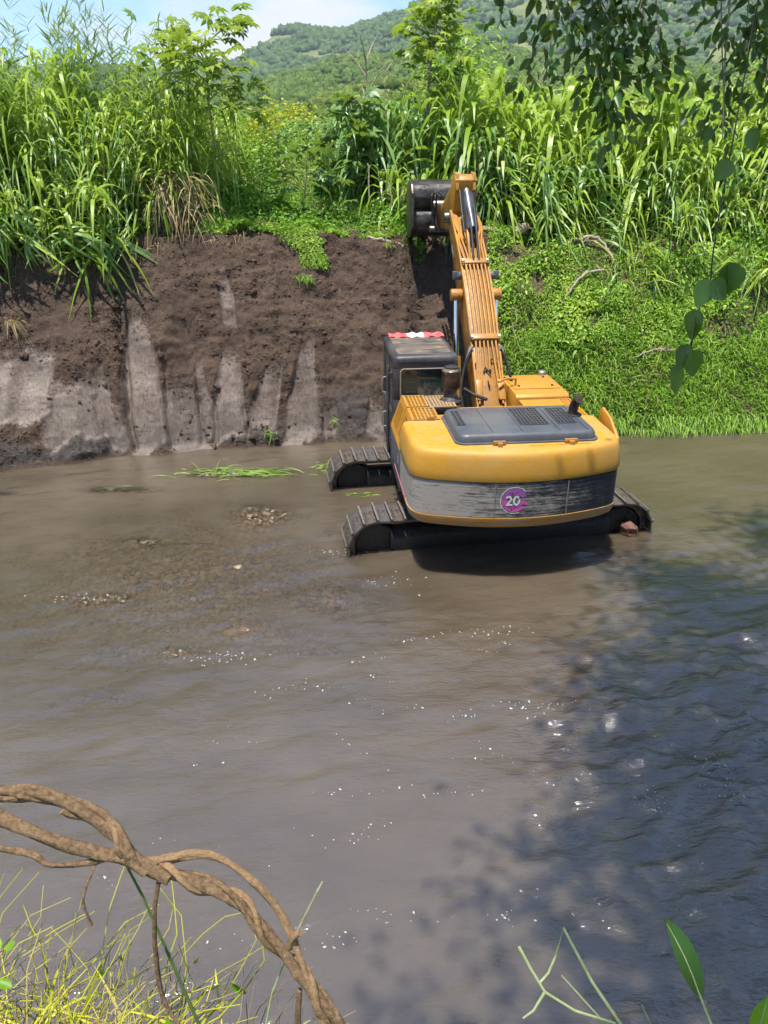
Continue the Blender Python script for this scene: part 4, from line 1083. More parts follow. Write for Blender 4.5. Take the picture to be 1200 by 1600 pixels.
for i in range(5):
    x = BXB - BW + .08 + i * (2 * BW - .16) / 4
    mb = MB(); mb.prism([(6.2, 4.40), (6.52, 4.46), (6.2, 4.53)], x - .05, x + .05); part('bucket_tooth', mb, M_steel, .008, parent=bucket)
for s in (-1, 1):
    mb = MB(); mb.prism([(5.12, 4.70), (5.30, 4.62), (5.45, 5.0), (5.30, 5.30), (5.16, 5.22)], BX + s * .26 - .025, BX + s * .26 + .025); part('bucket_ear', mb, M_steel, .008, parent=bucket)
    mb = MB(); mb.bar((BX + s * .25, 4.62, 5.12), (BX + s * .25, 5.22, 5.26), .05, .10); part('link_bar', mb, M_steel, .01)
    mb = MB(); mb.bar((BX + s * .25, 4.62, 5.12), (BX + s * .25, 4.75, 4.62), .05, .10); part('link_bar', mb, M_boomy, .01)
mb = MB(); mb.tube([(BX - .36, 4.62, 5.12), (BX + .36, 4.62, 5.12)], .065, 14); part('link_pin', mb, M_alu, .01, smooth=True)
mb = MB(); mb.tube([(BX - .40, 4.75, 4.62), (BX + .30, 4.75, 4.62)], .07, 14); part('link_pin', mb, M_steel, .01, smooth=True)
mb = MB(); mb.tube([(BX, 3.75, 5.50), (BX, 4.35, 5.32)], .085, 14); mb.tube([(BX, 4.35, 5.32), (BX, 4.62, 5.16)], .05, 12); part('bucket_cylinder', mb, M_boomy, smooth=True, ang=50)
for xo in (-.30, -.37):
    mb = MB(); mb.tube([tuple(p) for p in catmull([(BX + xo, 3.6, 5.3), (BX + xo - .05, 4.1, 5.35), (BX + xo - .02, 4.4, 5.0), (BX + xo + .05, 4.3, 4.6)], 6)], .02, 8); part('hydraulic_hose', mb, M_rubber, parent=stick, smooth=True)

# ------------------------------------------------------------------ cane thickets
CANE = [(0.0, (.13, .24, .012)), (.4, (.27, .40, .03)), (.75, (.38, .52, .07)), (1.0, (.56, .64, .25))]
M_cane = leaf_mat('cane_blades', CANE, .42, .42, .5)
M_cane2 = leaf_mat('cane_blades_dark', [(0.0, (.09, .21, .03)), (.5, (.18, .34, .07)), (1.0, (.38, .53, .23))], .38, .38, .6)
M_straw = leaf_mat('dry_blades', [(0.0, (.20, .13, .06)), (.5, (.34, .25, .12)), (1.0, (.48, .40, .22))], .15, .7, .2)
M_stem = plain('cane_stem', (.16, .20, .05), (.28, .26, .10), 9, .6)
def cane(h, seed, nl=22, L=.72, W=.046, lo=.22, droop=.75, bend=.35, narrow=False):
    r = np.random.default_rng(seed); az0 = r.uniform(0, 2 * PI); baz = r.uniform(0, 2 * PI)
    t = np.linspace(0, 1, 6); bx, by = math.cos(baz) * bend, math.sin(baz) * bend
    sp = np.column_stack([bx * t ** 2.2, by * t ** 2.2, h * t * (1 - .06 * t)])
    mb = MB(); mb.tube([tuple(p) for p in sp], list(np.linspace(.014, .005, 6)), 5)
    q = np.sort(r.uniform(lo, 1, nl)); P = np.column_stack([np.interp(q, t, sp[:, i]) for i in range(3)])
    az = az0 + np.where(np.arange(nl) % 2, PI, 0) + r.normal(0, .55, nl)
    el = (R(38) + (q - .5) * R(55) + r.normal(0, R(9), nl)) if not narrow else R(42) + r.normal(0, R(7), nl)
    D = np.column_stack([np.cos(az) * np.cos(el), np.sin(az) * np.cos(el), np.sin(el)])
    LL = L * r.uniform(.7, 1.2, nl) * (1 - .35 * np.clip((q - .85) / .15, 0, 1))
    return mb, blades(P, D, LL, W * r.uniform(.75, 1.2, nl), droop * r.uniform(.6, 1.35, nl), 5, .5, r)
VAR = [cane(3.2, 300 + i, 28, 1.0, .062, .2, 1.2) for i in range(8)]
VARR = [cane(2.6, 360 + i, 26, 1.05, .092, .12, 1.25) for i in range(7)]
VARL = [cane(1.5, 320 + i, 24, 1.1, .072, .05, 1.2, .7) for i in range(5)]        # low arching shoots at the brow
VARF = [cane(3.9, 340 + i, 34, .42, .022, .45, .12, .25, True) for i in range(4)]  # feathery young tops
def thicket(variants, XY, sc, r, lean=.10):
    out = []
    z = hgt(XY[:, 0], XY[:, 1]); ch = r.integers(len(variants), size=len(XY))
    for i, (mb, (v, q, t)) in enumerate(variants):
        m = ch == i
        if not m.any(): continue
        o = inst(v, q, np.column_stack([XY[m], z[m] - .05]), rand_rot(m.sum(), r, lean), sc[m], r)
        out.append((o[0], o[1], np.tile(t, m.sum()) * .6 + o[2] * .4))
    return join(out)
def thicket_stems(variants, XY, sc, r):
    out = []; z = hgt(XY[:, 0], XY[:, 1]); ch = r.integers(len(variants), size=len(XY))
    for i, (mb, _) in enumerate(variants):
        m = ch == i
        if m.any():
            qf = np.array([f for f in mb.f if len(f) == 4]); out.append(inst(np.array(mb.v), qf, np.column_stack([XY[m], z[m] - .05]), rand_rot(m.sum(), r, .1), sc[m], r))
    return join(out)
def region(n, x0, x1, d0, d1, r):
    X = r.uniform(x0, x1, n); Y = y0(X) + r.uniform(d0, d1, n); return np.column_stack([X, Y])
vr = np.random.default_rng(31)
def hsc(XY, lo, hi, r): return r.uniform(lo, hi, len(XY)) * np.interp(XY[:, 0], [-10, -6.5, -4.6, -3.9, -3], [1.06, 1.0, .84, .66, 1.0])
# backing masses
A = region(330, -13, -3.7, 3.2, 6.8, vr)
th = thicket(VAR, A, hsc(A, .85, 1.3, vr), vr)
obj('cane_thicket', mesh_np('cane_thicket', th[0], th[1], M_cane, {'tint': th[2]}), label='dense mass of tall green canes behind the front row on the left', cat='canes', kind='stuff')
A = region(150, -12, -4.3, 3.6, 7.5, vr)
th = thicket(VARF, A, hsc(A, 1.0, 1.36, vr), vr)
obj('cane_thicket', mesh_np('cane_thicket', th[0], th[1], leaf_mat('cane_feather', [(0.0, (.09, .16, .05)), (.5, (.14, .23, .075)), (1.0, (.22, .30, .12))], .3), {'tint': th[2]}), label='feathery young cane tops rising against the sky on the left', cat='canes', kind='stuff')
A = region(430, 1.4, 14.5, 3.6, 9.0, vr)
th = thicket(VARR, A, hsc(A, .95, 1.48, vr), vr)
obj('cane_thicket', mesh_np('cane_thicket', th[0], th[1], M_cane, {'tint': th[2]}), label='dense mass of green canes behind the vine slope on the right', cat='canes', kind='stuff')
A = region(120, 3.5, 14.5, 6.0, 10.0, vr)
th = thicket(VARF, A, hsc(A, .85, 1.2, vr), vr)
obj('cane_thicket', mesh_np('cane_thicket', th[0], th[1], leaf_mat('cane_pale', [(0.0, (.13, .19, .05)), (.5, (.20, .27, .09)), (1.0, (.30, .35, .14))], .3), {'tint': th[2]}), label='pale feathery cane tops along the back right under the hill', cat='canes', kind='stuff')
A = region(150, -1.0, 2.0, 4.6, 9.0, vr)
th = thicket(VARR, A, hsc(A, .8, 1.1, vr), vr)
obj('cane_thicket', mesh_np('cane_thicket', th[0], th[1], M_cane2, {'tint': th[2]}), label='darker green canes standing behind the thin trees in the middle', cat='canes', kind='stuff')
A = region(80, -9, -2, 11, 20, vr)
th = thicket(VAR, A, hsc(A, .45, .7, vr), vr)
obj('cane_thicket', mesh_np('cane_thicket', th[0], th[1], M_cane, {'tint': th[2]}), label='low far canes seen through the gap below the hill', cat='canes', kind='stuff')

# single canes one can pick out along the front of each thicket
def cane_things(variants, XY, sc, label, group, mats, r, lean=.12, zs=0.0):
    ms = [(mb.mesh('stem', M_stem, smooth=True), [mesh_np('blades', v, q, m, {'tint': t}) for m in mats]) for mb, (v, q, t) in variants]
    z = hgt(XY[:, 0], XY[:, 1])
    for i in range(len(XY)):
        k = int(r.integers(len(variants)))
        e = empty('cane', (XY[i, 0], XY[i, 1], z[i] - .05 + zs), label=label, cat='cane', group=group)
        e.rotation_euler = (r.normal(0, lean), r.normal(0, lean), r.uniform(0, 6.28)); s = sc[i]; e.scale = (s, s, s)
        obj('stem', ms[k][0], parent=e); obj('blades', ms[k][1][int(r.integers(len(mats)))], parent=e)
A = region(64, -11.5, -3.9, 2.75, 3.5, vr); cane_things(VAR, A, hsc(A, .75, 1.1, vr), 'tall green cane in the front row above the cut bank on the left', 'front canes on the left', [M_cane, M_cane2], vr)
A = np.column_stack([vr.uniform(-10.5, -5.3, 46), np.zeros(46)]); A[:, 1] = y0(A[:, 0]) + vr.uniform(2.45, 3.0, 46)
cane_things(VARL, A, hsc(A, .75, 1.15, vr), 'low arching cane shoot drooping over the brow of the cut bank on the left', 'drooping shoots over the left brow', [M_cane2, M_cane], vr, .35)
A = region(58, 2.9, 14, 2.8, 4.4, vr); cane_things(VARR, A, hsc(A, .65, 1.0, vr), 'green cane in the front row above the vine slope on the right', 'front canes on the right', [M_cane, M_cane2], vr)
A = region(34, 3.6, 13, 2.3, 3.3, vr); cane_things(VARL, A, hsc(A, .5, .85, vr), 'short arching cane shoot at the top of the vine slope on the right', 'short shoots on the right slope', [M_cane, M_cane2], vr, .3)
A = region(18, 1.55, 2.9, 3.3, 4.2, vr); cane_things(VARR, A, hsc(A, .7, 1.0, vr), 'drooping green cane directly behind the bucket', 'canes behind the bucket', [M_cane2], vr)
A = region(7, -.15, .75, 3.3, 3.9, vr); cane_things(VARL, A, hsc(A, .7, 1.0, vr), 'small cane tuft left of the bucket', 'cane tufts left of the bucket', [M_cane], vr, .2)

# dead hanging straw below the left thicket and scattered
def tuft(name, label, cx, cy_, n, rad, L, mat, z=None, up=.6, droop=1.0, W=.02, r=vr, kind=None, cat='grass tuft', seg=4):
    a = r.uniform(0, 2 * PI, n); d = rad * np.sqrt(r.random(n)); P = np.column_stack([cx + d * np.cos(a), cy_ + d * np.sin(a) * .6, np.zeros(n)])
    P[:, 2] = hgt(P[:, 0], P[:, 1]) - .02 if z is None else z + r.uniform(-.02, .02, n)
    az = r.uniform(0, 2 * PI, n); D = np.column_stack([np.cos(az), np.sin(az), up + r.normal(0, .35, n)])
    V, Q, T = blades(P, D, L * r.uniform(.5, 1.3, n), W * r.uniform(.6, 1.3, n), droop * r.uniform(.5, 1.3, n), seg, .6, r)
    return obj(name, mesh_np(name, V, Q, mat, {'tint': T}), label=label, cat=cat, kind=kind)
A = np.array([-4.55, float(y0(np.array([-4.55]))[0]) + 3.05])
N = 420; P = np.column_stack([vr.normal(-4.6, .38, N), vr.normal(A[1], .16, N), vr.uniform(4.25, 5.3, N)]); az = vr.uniform(0, 2 * PI, N)
V, Q, T = blades(P, np.column_stack([np.cos(az) * .7, np.sin(az) * .7 - .2, vr.uniform(-.2, .6, N)]), vr.uniform(.4, .8, N), .026, vr.uniform(.7, 1.4, N), 4, .6, vr)
obj('dry_cane_clump', mesh_np('dry_cane_clump', V, Q, M_straw, {'tint': T}), label='brown dead cane leaves hanging at the right end of the left thicket', cat='dry canes')
for i, (x, d, n, L, lab) in enumerate(((-3.5, 2.75, 130, .4, 'straw coloured litter on the brow beside the brown dead canes'), (-5.3, 2.6, 90, .35, 'dry trampled stalks under the drooping shoots'), (4.6, 2.5, 200, .4, 'dry straw litter around the pale bent branch'), (3.4, 2.7, 140, .4, 'dry straw litter below the driftwood log'), (8.2, 2.6, 160, .45, 'dry straw patch at the right end of the slope'))):
    tuft('straw_litter', lab, x, float(y0(np.array([x]))[0]) + d, n, .6, L, M_straw, None, .25, .5, .018, cat='straw')

# ------------------------------------------------------------------ vines and grass on the banks
VINE = [(0.0, (.06, .15, .008)), (.5, (.14, .32, .015)), (.85, (.21, .41, .025)), (1.0, (.36, .50, .05))]
M_vine = leaf_mat('vine_leaves', VINE, .3, .42, .45)
M_vine2 = leaf_mat('vine_leaves_lime', [(0.0, (.09, .20, .01)), (.5, (.19, .37, .02)), (1.0, (.38, .52, .06))], .3, .45, .4)
def carpet(name, label, XY, hf, size, mat, r, cat='vines', flat=.9, lift=None):
    N = len(XY); g = hgt(XY[:, 0], XY[:, 1]); b = hf(XY[:, 0], XY[:, 1])
    z = g + b * (r.random(N) ** .35) + .02
    e = .05; dx = (hf(XY[:, 0] + e, XY[:, 1]) + hgt(XY[:, 0] + e, XY[:, 1]) - b - g) / e; dy = (hf(XY[:, 0], XY[:, 1] + e) + hgt(XY[:, 0], XY[:, 1] + e) - b - g) / e
    Nn = nrm(np.column_stack([-dx, -dy, np.ones(N)]) + r.normal(0, .55, (N, 3)))
    D = nrm(np.cross(Nn, r.normal(0, 1, (N, 3)))); D[:, 2] -= .25
    sz = size * np.clip(1 + .75 * fbm(XY[:, 0] * .9 + 9, XY[:, 1] * 1.3, octv=2, seed=401), .55, 1.9) * r.lognormal(0, .25, N)
    V, Q, T = leaves(np.column_stack([XY, z]), D, Nn, sz, sz * .7 * r.uniform(.6, 1.2, N), .25, .25, r)
    # tint varies at random by patch as well as by leaf
    patch = fbm(XY[:, 0] * 1.3, XY[:, 1] * 1.6, octv=3, seed=400)
    T = np.clip(T * .55 + .25 + np.repeat(patch, 6) * .35, 0, 1)
    return obj(name, mesh_np(name, V, Q, mat, {'tint': T}), label=label, cat=cat, kind='stuff')
def mound(x0, x1, base, amp, f=1.1, sd=410):
    return lambda X, Y: np.clip(base + amp * fbm(X * f, Y * f, octv=3, seed=sd), .03, 3)
N = 40000; X = vr.uniform(-4.2, .9, N); dd = vr.uniform(2.55, 6.8, N); XY = np.column_stack([X, y0(X) + dd])
back = lambda X, Y: np.clip(.14 + .85 * sstep(2.7, 5.0, Y - y0(X)) * (1 + .9 * fbm(X * 1.0, Y * 1.0, octv=3, seed=411)) + .25 * fbm(X * 2.4, Y * 2.4, octv=2, seed=412), .04, 2.2)
carpet('vine_cover', 'bright green leafy vines mounded behind the cut bank in the middle', XY, back, .075, M_vine, vr)
N = 5200; X = vr.normal(-1.6, .42, N); dd = vr.uniform(1.95, 2.75, N); ok = np.abs(X + 1.6 + .35 * noise(dd * 3, dd * 0, seed=421)) < (.30 + .55 * sstep(1.9, 2.7, dd)) * (1 + .8 * fbm(X * 2.5, dd * 3.5, octv=2, seed=422)); X = X[ok]; dd = dd[ok]
carpet('vine_cover', 'leafy vine tongue hanging down over the brow of the cut bank', np.column_stack([X, y0(X) + dd]), mound(0, 0, .18, .12, 2.2, 420), .065, M_vine2, vr)
N = 46000; X = vr.uniform(2.3, 12.5, N); dd = vr.uniform(.75, 2.75, N)
keep = (fbm(X * .9, dd * 1.6, octv=3, seed=430) > -.45) & (dd > .95 + .25 * fbm(X * .8, X * 0, octv=2, seed=431)) & (X > 2.35 + .3 * noise(dd * 3, dd * 0, seed=432)) & ~((X > 4.2) & (dd > 2.35) & (fbm(X * 1.5, dd * 1.5, octv=2, seed=433) > .0))
X = X[keep]; dd = dd[keep]
carpet('vine_cover', 'light green leafy vines covering the upper right bank', np.column_stack([X, y0(X) + dd]), mound(0, 0, .24, .24, 1.5, 440), .062, M_vine2, vr)
# bank grass at the water's edge, right
GRASS = [(0.0, (.11, .24, .015)), (.5, (.20, .40, .03)), (.85, (.30, .50, .06)), (1.0, (.45, .56, .14))]
M_grass = leaf_mat('bank_grass', GRASS, .3, .45, .4)
N = 44000; X = vr.uniform(2.5, 13, N); dd = vr.uniform(-.08, 1.75, N)
keep = (vr.random(N) < np.where(dd < 1.15, 1, .3)) & (dd > .03 + .07 * noise(X * 3, X * 0, seed=450))
X = X[keep]; dd = dd[keep]; Y = y0(X) + dd; N = len(X); az = vr.uniform(0, 2 * PI, N)
tuf = .5 + .5 * fbm(X * 1.6, Y * 2, octv=3, seed=451)
P = np.column_stack([X, Y, hgt(X, Y) - .02 + .10 * np.clip(tuf, 0, 1) * vr.random(N)])
V, Q, T = blades(P, np.column_stack([np.cos(az) * .7, np.sin(az) * .7 - .35, vr.uniform(.5, 1.3, N)]), (.16 + .14 * tuf) * vr.uniform(.6, 1.3, N), .017, vr.uniform(.3, .9, N), 3, .6, vr)
T = np.clip(T * .6 + np.repeat(np.clip(tuf, 0, 1), 8) * .4, 0, 1)
obj('bank_grass', mesh_np('bank_grass', V, Q, M_grass, {'tint': T}), label='bright green grass covering the right bank down to the water', cat='grass', kind='stuff')
# grass among the middle vines and under thickets
N = 5000; X = vr.uniform(-13, 14, N); Y = y0(X) + vr.uniform(2.7, 5, N); az = vr.uniform(0, 2 * PI, N); ok = ~((X > -1.0) & (X < 2.4) & (Y - y0(X) < 3.6)); X = X[ok]; Y = Y[ok]; az = az[ok]; N = len(X)
V, Q, T = blades(np.column_stack([X, Y, hgt(X, Y) - .02]), np.column_stack([np.cos(az) * .6, np.sin(az) * .6 - .2, vr.uniform(.6, 1.4, N)]), vr.uniform(.3, .7, N), .018, vr.uniform(.4, 1.0, N), 4, .5, vr)
obj('undergrowth', mesh_np('undergrowth', V, Q, M_cane, {'tint': T}), label='rank green grass growing at the foot of the canes', cat='grass', kind='stuff')
# bits of torn turf on the cut face and afloat
def clump_on(name, label, x, d, n, L, mat, up=.3, rad=.15, W=.012, drop=None):
    yy = float(y0(np.array([x]))[0]) + d; q, _, _ = bank_xyz(np.array([x]), np.array([yy])); q = q[0]
    a = vr.uniform(0, 2 * PI, n); P = np.column_stack([q[0] + rad * vr.normal(0, .7, n), q[1] + .06 * vr.normal(0, .6, n) - .02, q[2] + .06 * vr.normal(0, .6, n) + .02])
    V, Q, T = blades(P, np.column_stack([np.cos(a), np.sin(a) * .5 - .5, up + vr.normal(0, .4, n)]), L * vr.uniform(.5, 1.3, n), W, .9, 4, .6, vr)
    obj(name, mesh_np(name, V, Q, mat, {'tint': T}), label=label, cat='turf clump')
clump_on('turf_clump', 'green torn turf clump stuck halfway up the cut bank below the vine tongue', -1.7, 1.85, 90, .17, M_grass, .2, .13)
clump_on('turf_clump', 'wilted grass wisp at the foot of the cut bank left of the machine', -2.45, .12, 40, .16, M_vine2, .3, .1)
clump_on('turf_clump', 'dry roots dangling near the left edge of the cut bank', -7.6, 1.75, 60, .3, M_straw, -.1, .18)
clump_on('turf_clump', 'small green sprig near the top of the cut bank beside the bucket shadow', .1, 2.3, 30, .14, M_vine2, .4, .08)
clump_on('turf_clump', 'small weed at the water line just left of the far track', -1.05, .25, 24, .12, M_vine2, .4, .07)
def afloat(label, x, y, n, rx, ry, L, mat, name='floating_grass', W=.014):
    P = np.column_stack([vr.normal(x, rx, n), vr.normal(y, ry, n), vr.uniform(.0, .03, n)]); a = vr.normal(0, .5, n) + np.where(vr.random(n) > .5, PI, 0)
    V, Q, T = blades(P, np.column_stack([np.cos(a), np.sin(a) * .6, vr.uniform(.05, .45, n)]), L * vr.uniform(.5, 1.3, n), W, .35, 4, .5, vr)
    obj(name, mesh_np(name, V, Q, mat, {'tint': T}), label=label, cat='floating grass')
afloat('long raft of uprooted grass stranded on the gravel near the far bank', -2.75, 13.98, 150, .55, .12, .42, M_grass)
afloat('bright green weed caught in the water between the two tracks', -.42, 12.95, 46, .14, .04, .14, M_vine2)
afloat('small green weed beside the far track at the waterline', -1.22, 14.35, 30, .10, .16, .16, M_vine2)
afloat('thin dark grass streak lying in the water left of the grass raft', -4.9, 13.2, 60, .4, .07, .3, leaf_mat('drowned_grass', [(0.0, (.03, .035, .012)), (1.0, (.09, .09, .03))], .1))
afloat('tiny patch of weed on the small gravel bar in midstream', -3.55, 11.05, 50, .3, .04, .18, bpy.data.materials['drowned_grass'])

# ------------------------------------------------------------------ trees and shrubs of the far bank
M_bark = plain('pale_bark', (.20, .15, .10), (.36, .29, .21), 10, .8, bump=.4, stretch=(1, 1, .3))
M_gbark = plain('green_bark', (.14, .17, .05), (.28, .26, .12), 10, .7)
M_dead = plain('dead_wood', (.26, .20, .14), (.46, .38, .28), 9, .85, bump=.5, stretch=(1, 1, .4))
PALM = [(0.0, (.06, .15, .03)), (.5, (.12, .25, .06)), (1.0, (.25, .38, .15))]
M_palm = leaf_mat('lobed_leaves', PALM, .3, .4, .5)
M_palm2 = leaf_mat('lobed_leaves_yellowish', [(0.0, (.10, .20, .02)), (.5, (.22, .33, .035)), (1.0, (.42, .50, .10))], .4, .4, .5)  # brighter, yellower greens than the other lobed leaves
def lobed(nl=8):
    V = []; F = []
    for i in range(nl):
        a = R(-150 + 300 * i / (nl - 1)); L = 1.0 if 1 < i < nl - 2 else .72; w_ = .17; c, s = math.cos(a), math.sin(a)
        b = len(V)
        for u, v_, z in ((0.03, 0, 0), (.5 * L, w_, .05), (L, 0, -.22 * L), (.5 * L, -w_, .05)): V.append((u * c - v_ * s, u * s + v_ * c, z))
        F.append((b, b + 1, b + 2, b + 3))
    return np.array(V), np.array(F)
LV, LF = lobed()
def face_rot(N, D, r, tiltn=.5):
    """rotation whose x axis is D (leaf outward) and z axis roughly up"""
    Z = nrm(np.tile([0, 0, 1.], (N, 1)) + r.normal(0, tiltn, (N, 3))); X = nrm(D - Z * (D * Z).sum(1, keepdims=True)); Yx = np.cross(Z, X)
    return np.stack([X, Yx, Z], 2)
def branching(base, top, r, nb, spread, rise, rad, lo=.45, bend=.12):
    """tapered trunk and limbs; returns MB and the limb tips"""
    base = np.array(base, float); top = np.array(top, float); mb = MB()
    H = np.linalg.norm(top - base)
    tp = catmull([base, base * .66 + top * .34 + r.normal(0, bend * .3, 3) * [1, 1, 0], base * .33 + top * .67 + r.normal(0, bend * .3, 3) * [1, 1, 0], top], 4)
    mb.tube([tuple(p) for p in tp], list(np.linspace(rad, rad * .3, len(tp))), 7)
    tips = [np.array(top)]
    for i in range(nb):
        q = lo + (1 - lo) * (i + r.random()) / nb; s = tp[min(int(q * (len(tp) - 1)), len(tp) - 1)]
        a = i * 2.4 + r.normal(0, .4); L = spread * (1.1 - .5 * q) * r.uniform(.75, 1.2)
        e = s + np.array([math.cos(a) * L, math.sin(a) * L, rise * L * r.uniform(.5, 1.2)])
        m = (s + e) / 2 + np.array([0, 0, .12 * L])
        pts = catmull([s, m, e], 3); mb.tube([tuple(p) for p in pts], list(np.linspace(rad * .5, rad * .14, len(pts))), 5)
        tips += [e, m * .4 + e * .6]
    return mb, np.array(tips)
def plant(name, label, cat, base, top, nb, spread, rise, rad, nleaf, size, jit, mat, bark=M_gbark, kind='lobed', seed=0, lo=.45, group=None, fall=.3):
    r = np.random.default_rng(seed); e = empty(name, base, label=label, cat=cat, group=group)
    b0 = np.array(base, float); mb, tips = branching((0, 0, 0), np.array(top) - b0, r, nb, spread, rise, rad, lo)
    obj('trunk', mb.mesh('trunk', bark, smooth=True), parent=e)
    if nleaf:
        T = tips[r.integers(len(tips), size=nleaf)]; P = T + r.normal(0, 1, (nleaf, 3)) * jit * np.array([1, 1, .7])
        az = np.arctan2(P[:, 1] - tips[:, 1].mean(), P[:, 0] - tips[:, 0].mean()) + r.normal(0, .8, nleaf)
        D = np.column_stack([np.cos(az), np.sin(az), -fall * np.ones(nleaf)])
        if kind == 'lobed': V, Q, t = inst(LV, LF, P, face_rot(nleaf, D, r, .35), size * r.uniform(.6, 1.25, nleaf), r)
        else: V, Q, t = leaves(P, D + r.normal(0, .4, (nleaf, 3)), nrm(r.normal(0, .6, (nleaf, 3)) + [0, 0, 1]), size * r.uniform(.7, 1.3, nleaf), size * .5, .2, .2, r)
        obj('crown', mesh_np('crown', V, Q, mat, {'tint': t}), parent=e)
    return e
gz = lambda x, y: float(hgt(np.array([x]), np.array([y]))[0])
def G(x, y): return (x, y, gz(x, y) - .05)
plant('lobed_leaf_tree', 'slender tree with big lobed leaves standing above the left canes against the sky', 'tree', G(-3.75, 18.9), (-3.75, 18.9, 7.95), 10, 1.2, .5, .04, 190, .25, .27, M_palm2, kind='lobed', seed=1, lo=.62)
plant('thin_tree', 'tall thin tree with pale trunk and drooping crown at top centre', 'tree', G(.95, 21.0), (1.25, 21.0, 8.7), 7, .8, .5, .055, 200, .22, .24, M_palm2, M_bark, 'lobed', 2, .70)
plant('castor_plant', 'castor plant with large star shaped leaves in the middle of the green gap', 'plant', G(-.8, 20.4), (-.85, 20.4, 6.9), 9, .62, .3, .035, 60, .36, .16, M_palm, kind='lobed', seed=3, lo=.35)
plant('castor_plant', 'lower castor plant rising from the vines left of the tall one', 'plant', G(-1.9, 19.3), (-1.75, 19.3, 5.75), 7, .5, .3, .03, 30, .30, .14, M_palm, kind='lobed', seed=4, lo=.4)
plant('castor_plant', 'young castor plant on the right of the low one among vines', 'plant', G(-1.1, 19.0), (-1.15, 19.0, 5.2), 5, .35, .3, .022, 16, .25, .1, M_palm, kind='lobed', seed=14, lo=.4)
plant('bare_tree', 'leafless pale dead sapling with forked twigs in the middle', 'tree', G(-.4, 21.8), (-.45, 21.8, 7.9), 12, .75, 1.3, .045, 0, 0, 0, None, M_dead, seed=5, lo=.35)
plant('bare_tree', 'thin bare pale stem forking beside the tall thin tree', 'tree', G(-.05, 21.2), (.05, 21.3, 7.6), 7, .5, 1.5, .03, 0, 0, 0, None, M_dead, seed=15, lo=.5)
plant('leafy_tree', 'small leafy light green tree behind the thin tree', 'tree', G(1.9, 23.2), (2.0, 23.2, 8.0), 12, 1.3, .6, .06, 1500, .14, .33, M_vine2, M_bark, 'leaf', 6, .3)
plant('leafy_tree', 'round sunlit green bush right of the left thicket', 'tree', G(-4.0, 22.5), (-3.9, 22.5, 5.7), 12, .8, .35, .05, 1500, .12, .3, M_vine2, M_bark, 'leaf', 7, .25)
plant('leafy_tree', 'tangled dark green bush beside the low castor plant at the back', 'tree', G(-2.9, 23.5), (-2.9, 23.5, 6.2), 10, .9, .4, .05, 1100, .12, .3, M_vine, M_bark, 'leaf', 8, .25)
plant('leafy_tree', 'bright leafy bush crowding the right edge under the hanging branches', 'tree', G(10.6, 22.5), (10.5, 22.3, 8.0), 14, 1.5, .5, .07, 2600, .15, .45, M_vine2, M_bark, 'leaf', 9, .3)
M_ytree = leaf_mat('yellow_blossom', [(0.0, (.22, .27, .02)), (.5, (.40, .40, .02)), (1.0, (.58, .52, .03))], .3, .6, .2)
for i, (x, y, h, sp, m, lb) in enumerate(((-6.6, 60, 3.9, 2.6, M_ytree, 'yellow flowering tree far behind the gap in the canes'), (-8.2, 66, 3.6, 2.4, M_vine, 'dark green far tree left of the yellow one'), (-4.2, 55, 2.8, 2.2, M_palm, 'grey-green far bush right of the yellow tree'),
                                  (-12.5, 62, 4.0, 3.0, M_vine2, 'light green far tree behind the left bush'), (-1.5, 64, 4.6, 3.0, M_vine, 'dark far tree behind the bare sapling'), (3.5, 70, 5.0, 3.4, M_vine, 'far round tree behind the thin tree'), (9.5, 62, 5, 3.4, M_palm, 'far grey-green tree behind the right canes'), (17, 70, 6, 4, M_vine, 'far dark tree behind the right thicket'))):
    plant('far_tree', lb, 'tree', (x, y, 4.7), (x, y, 4.7 + h * .8), 14, sp, .35, .14, 1500, .34, .62, m, M_bark, 'leaf', 60 + i, .2, fall=.1)

# long rank grass, weeds and dry stems breaking up the right bank
N = 5200; X = vr.uniform(2.5, 13, N); dd = vr.uniform(.0, 2.4, N); keep = fbm(X * 1.1, dd * 2.2, octv=3, seed=460) > .08; X = X[keep]; dd = dd[keep]; Y = y0(X) + dd; N = len(X); az = vr.uniform(0, 2 * PI, N)
V, Q, T = blades(np.column_stack([X, Y, hgt(X, Y) + .02]), np.column_stack([np.cos(az) * .6, np.sin(az) * .5 - .45, vr.uniform(.6, 1.5, N)]), vr.uniform(.28, .62, N), vr.uniform(.012, .024, N), vr.uniform(.6, 1.3, N), 4, .6, vr)
obj('rank_grass', mesh_np('rank_grass', V, Q, M_cane, {'tint': T}), label='longer drooping grass tussocks scattered over the right bank', cat='grass', kind='stuff')
N = 1500; X = vr.uniform(2.6, 12.5, N); dd = np.clip(vr.normal(1.5, .75, N), .02, 2.9); keep = fbm(X * 1.0, dd * 1.8, octv=3, seed=470) > .1; X = X[keep]; dd = dd[keep]; Y = y0(X) + dd; N = len(X); az = vr.uniform(0, 2 * PI, N)
V, Q, T = blades(np.column_stack([X, Y, hgt(X, Y) + vr.uniform(.08, .3, N)]), np.column_stack([np.cos(az), np.sin(az) * .5 - .3, vr.normal(.1, .3, N)]), vr.uniform(.25, .6, N), vr.uniform(.006, .016, N), vr.uniform(.2, .7, N), 4, .6, vr)
obj('dry_stems', mesh_np('dry_stems', V, Q, M_straw, {'tint': T}), label='dead straw coloured stems lying over the right bank vines', cat='dry grass', kind='stuff')
N = 1500; X = vr.uniform(2.7, 13, N); Y = y0(X) + vr.uniform(-.05, .16, N); az = vr.uniform(0, 2 * PI, N)
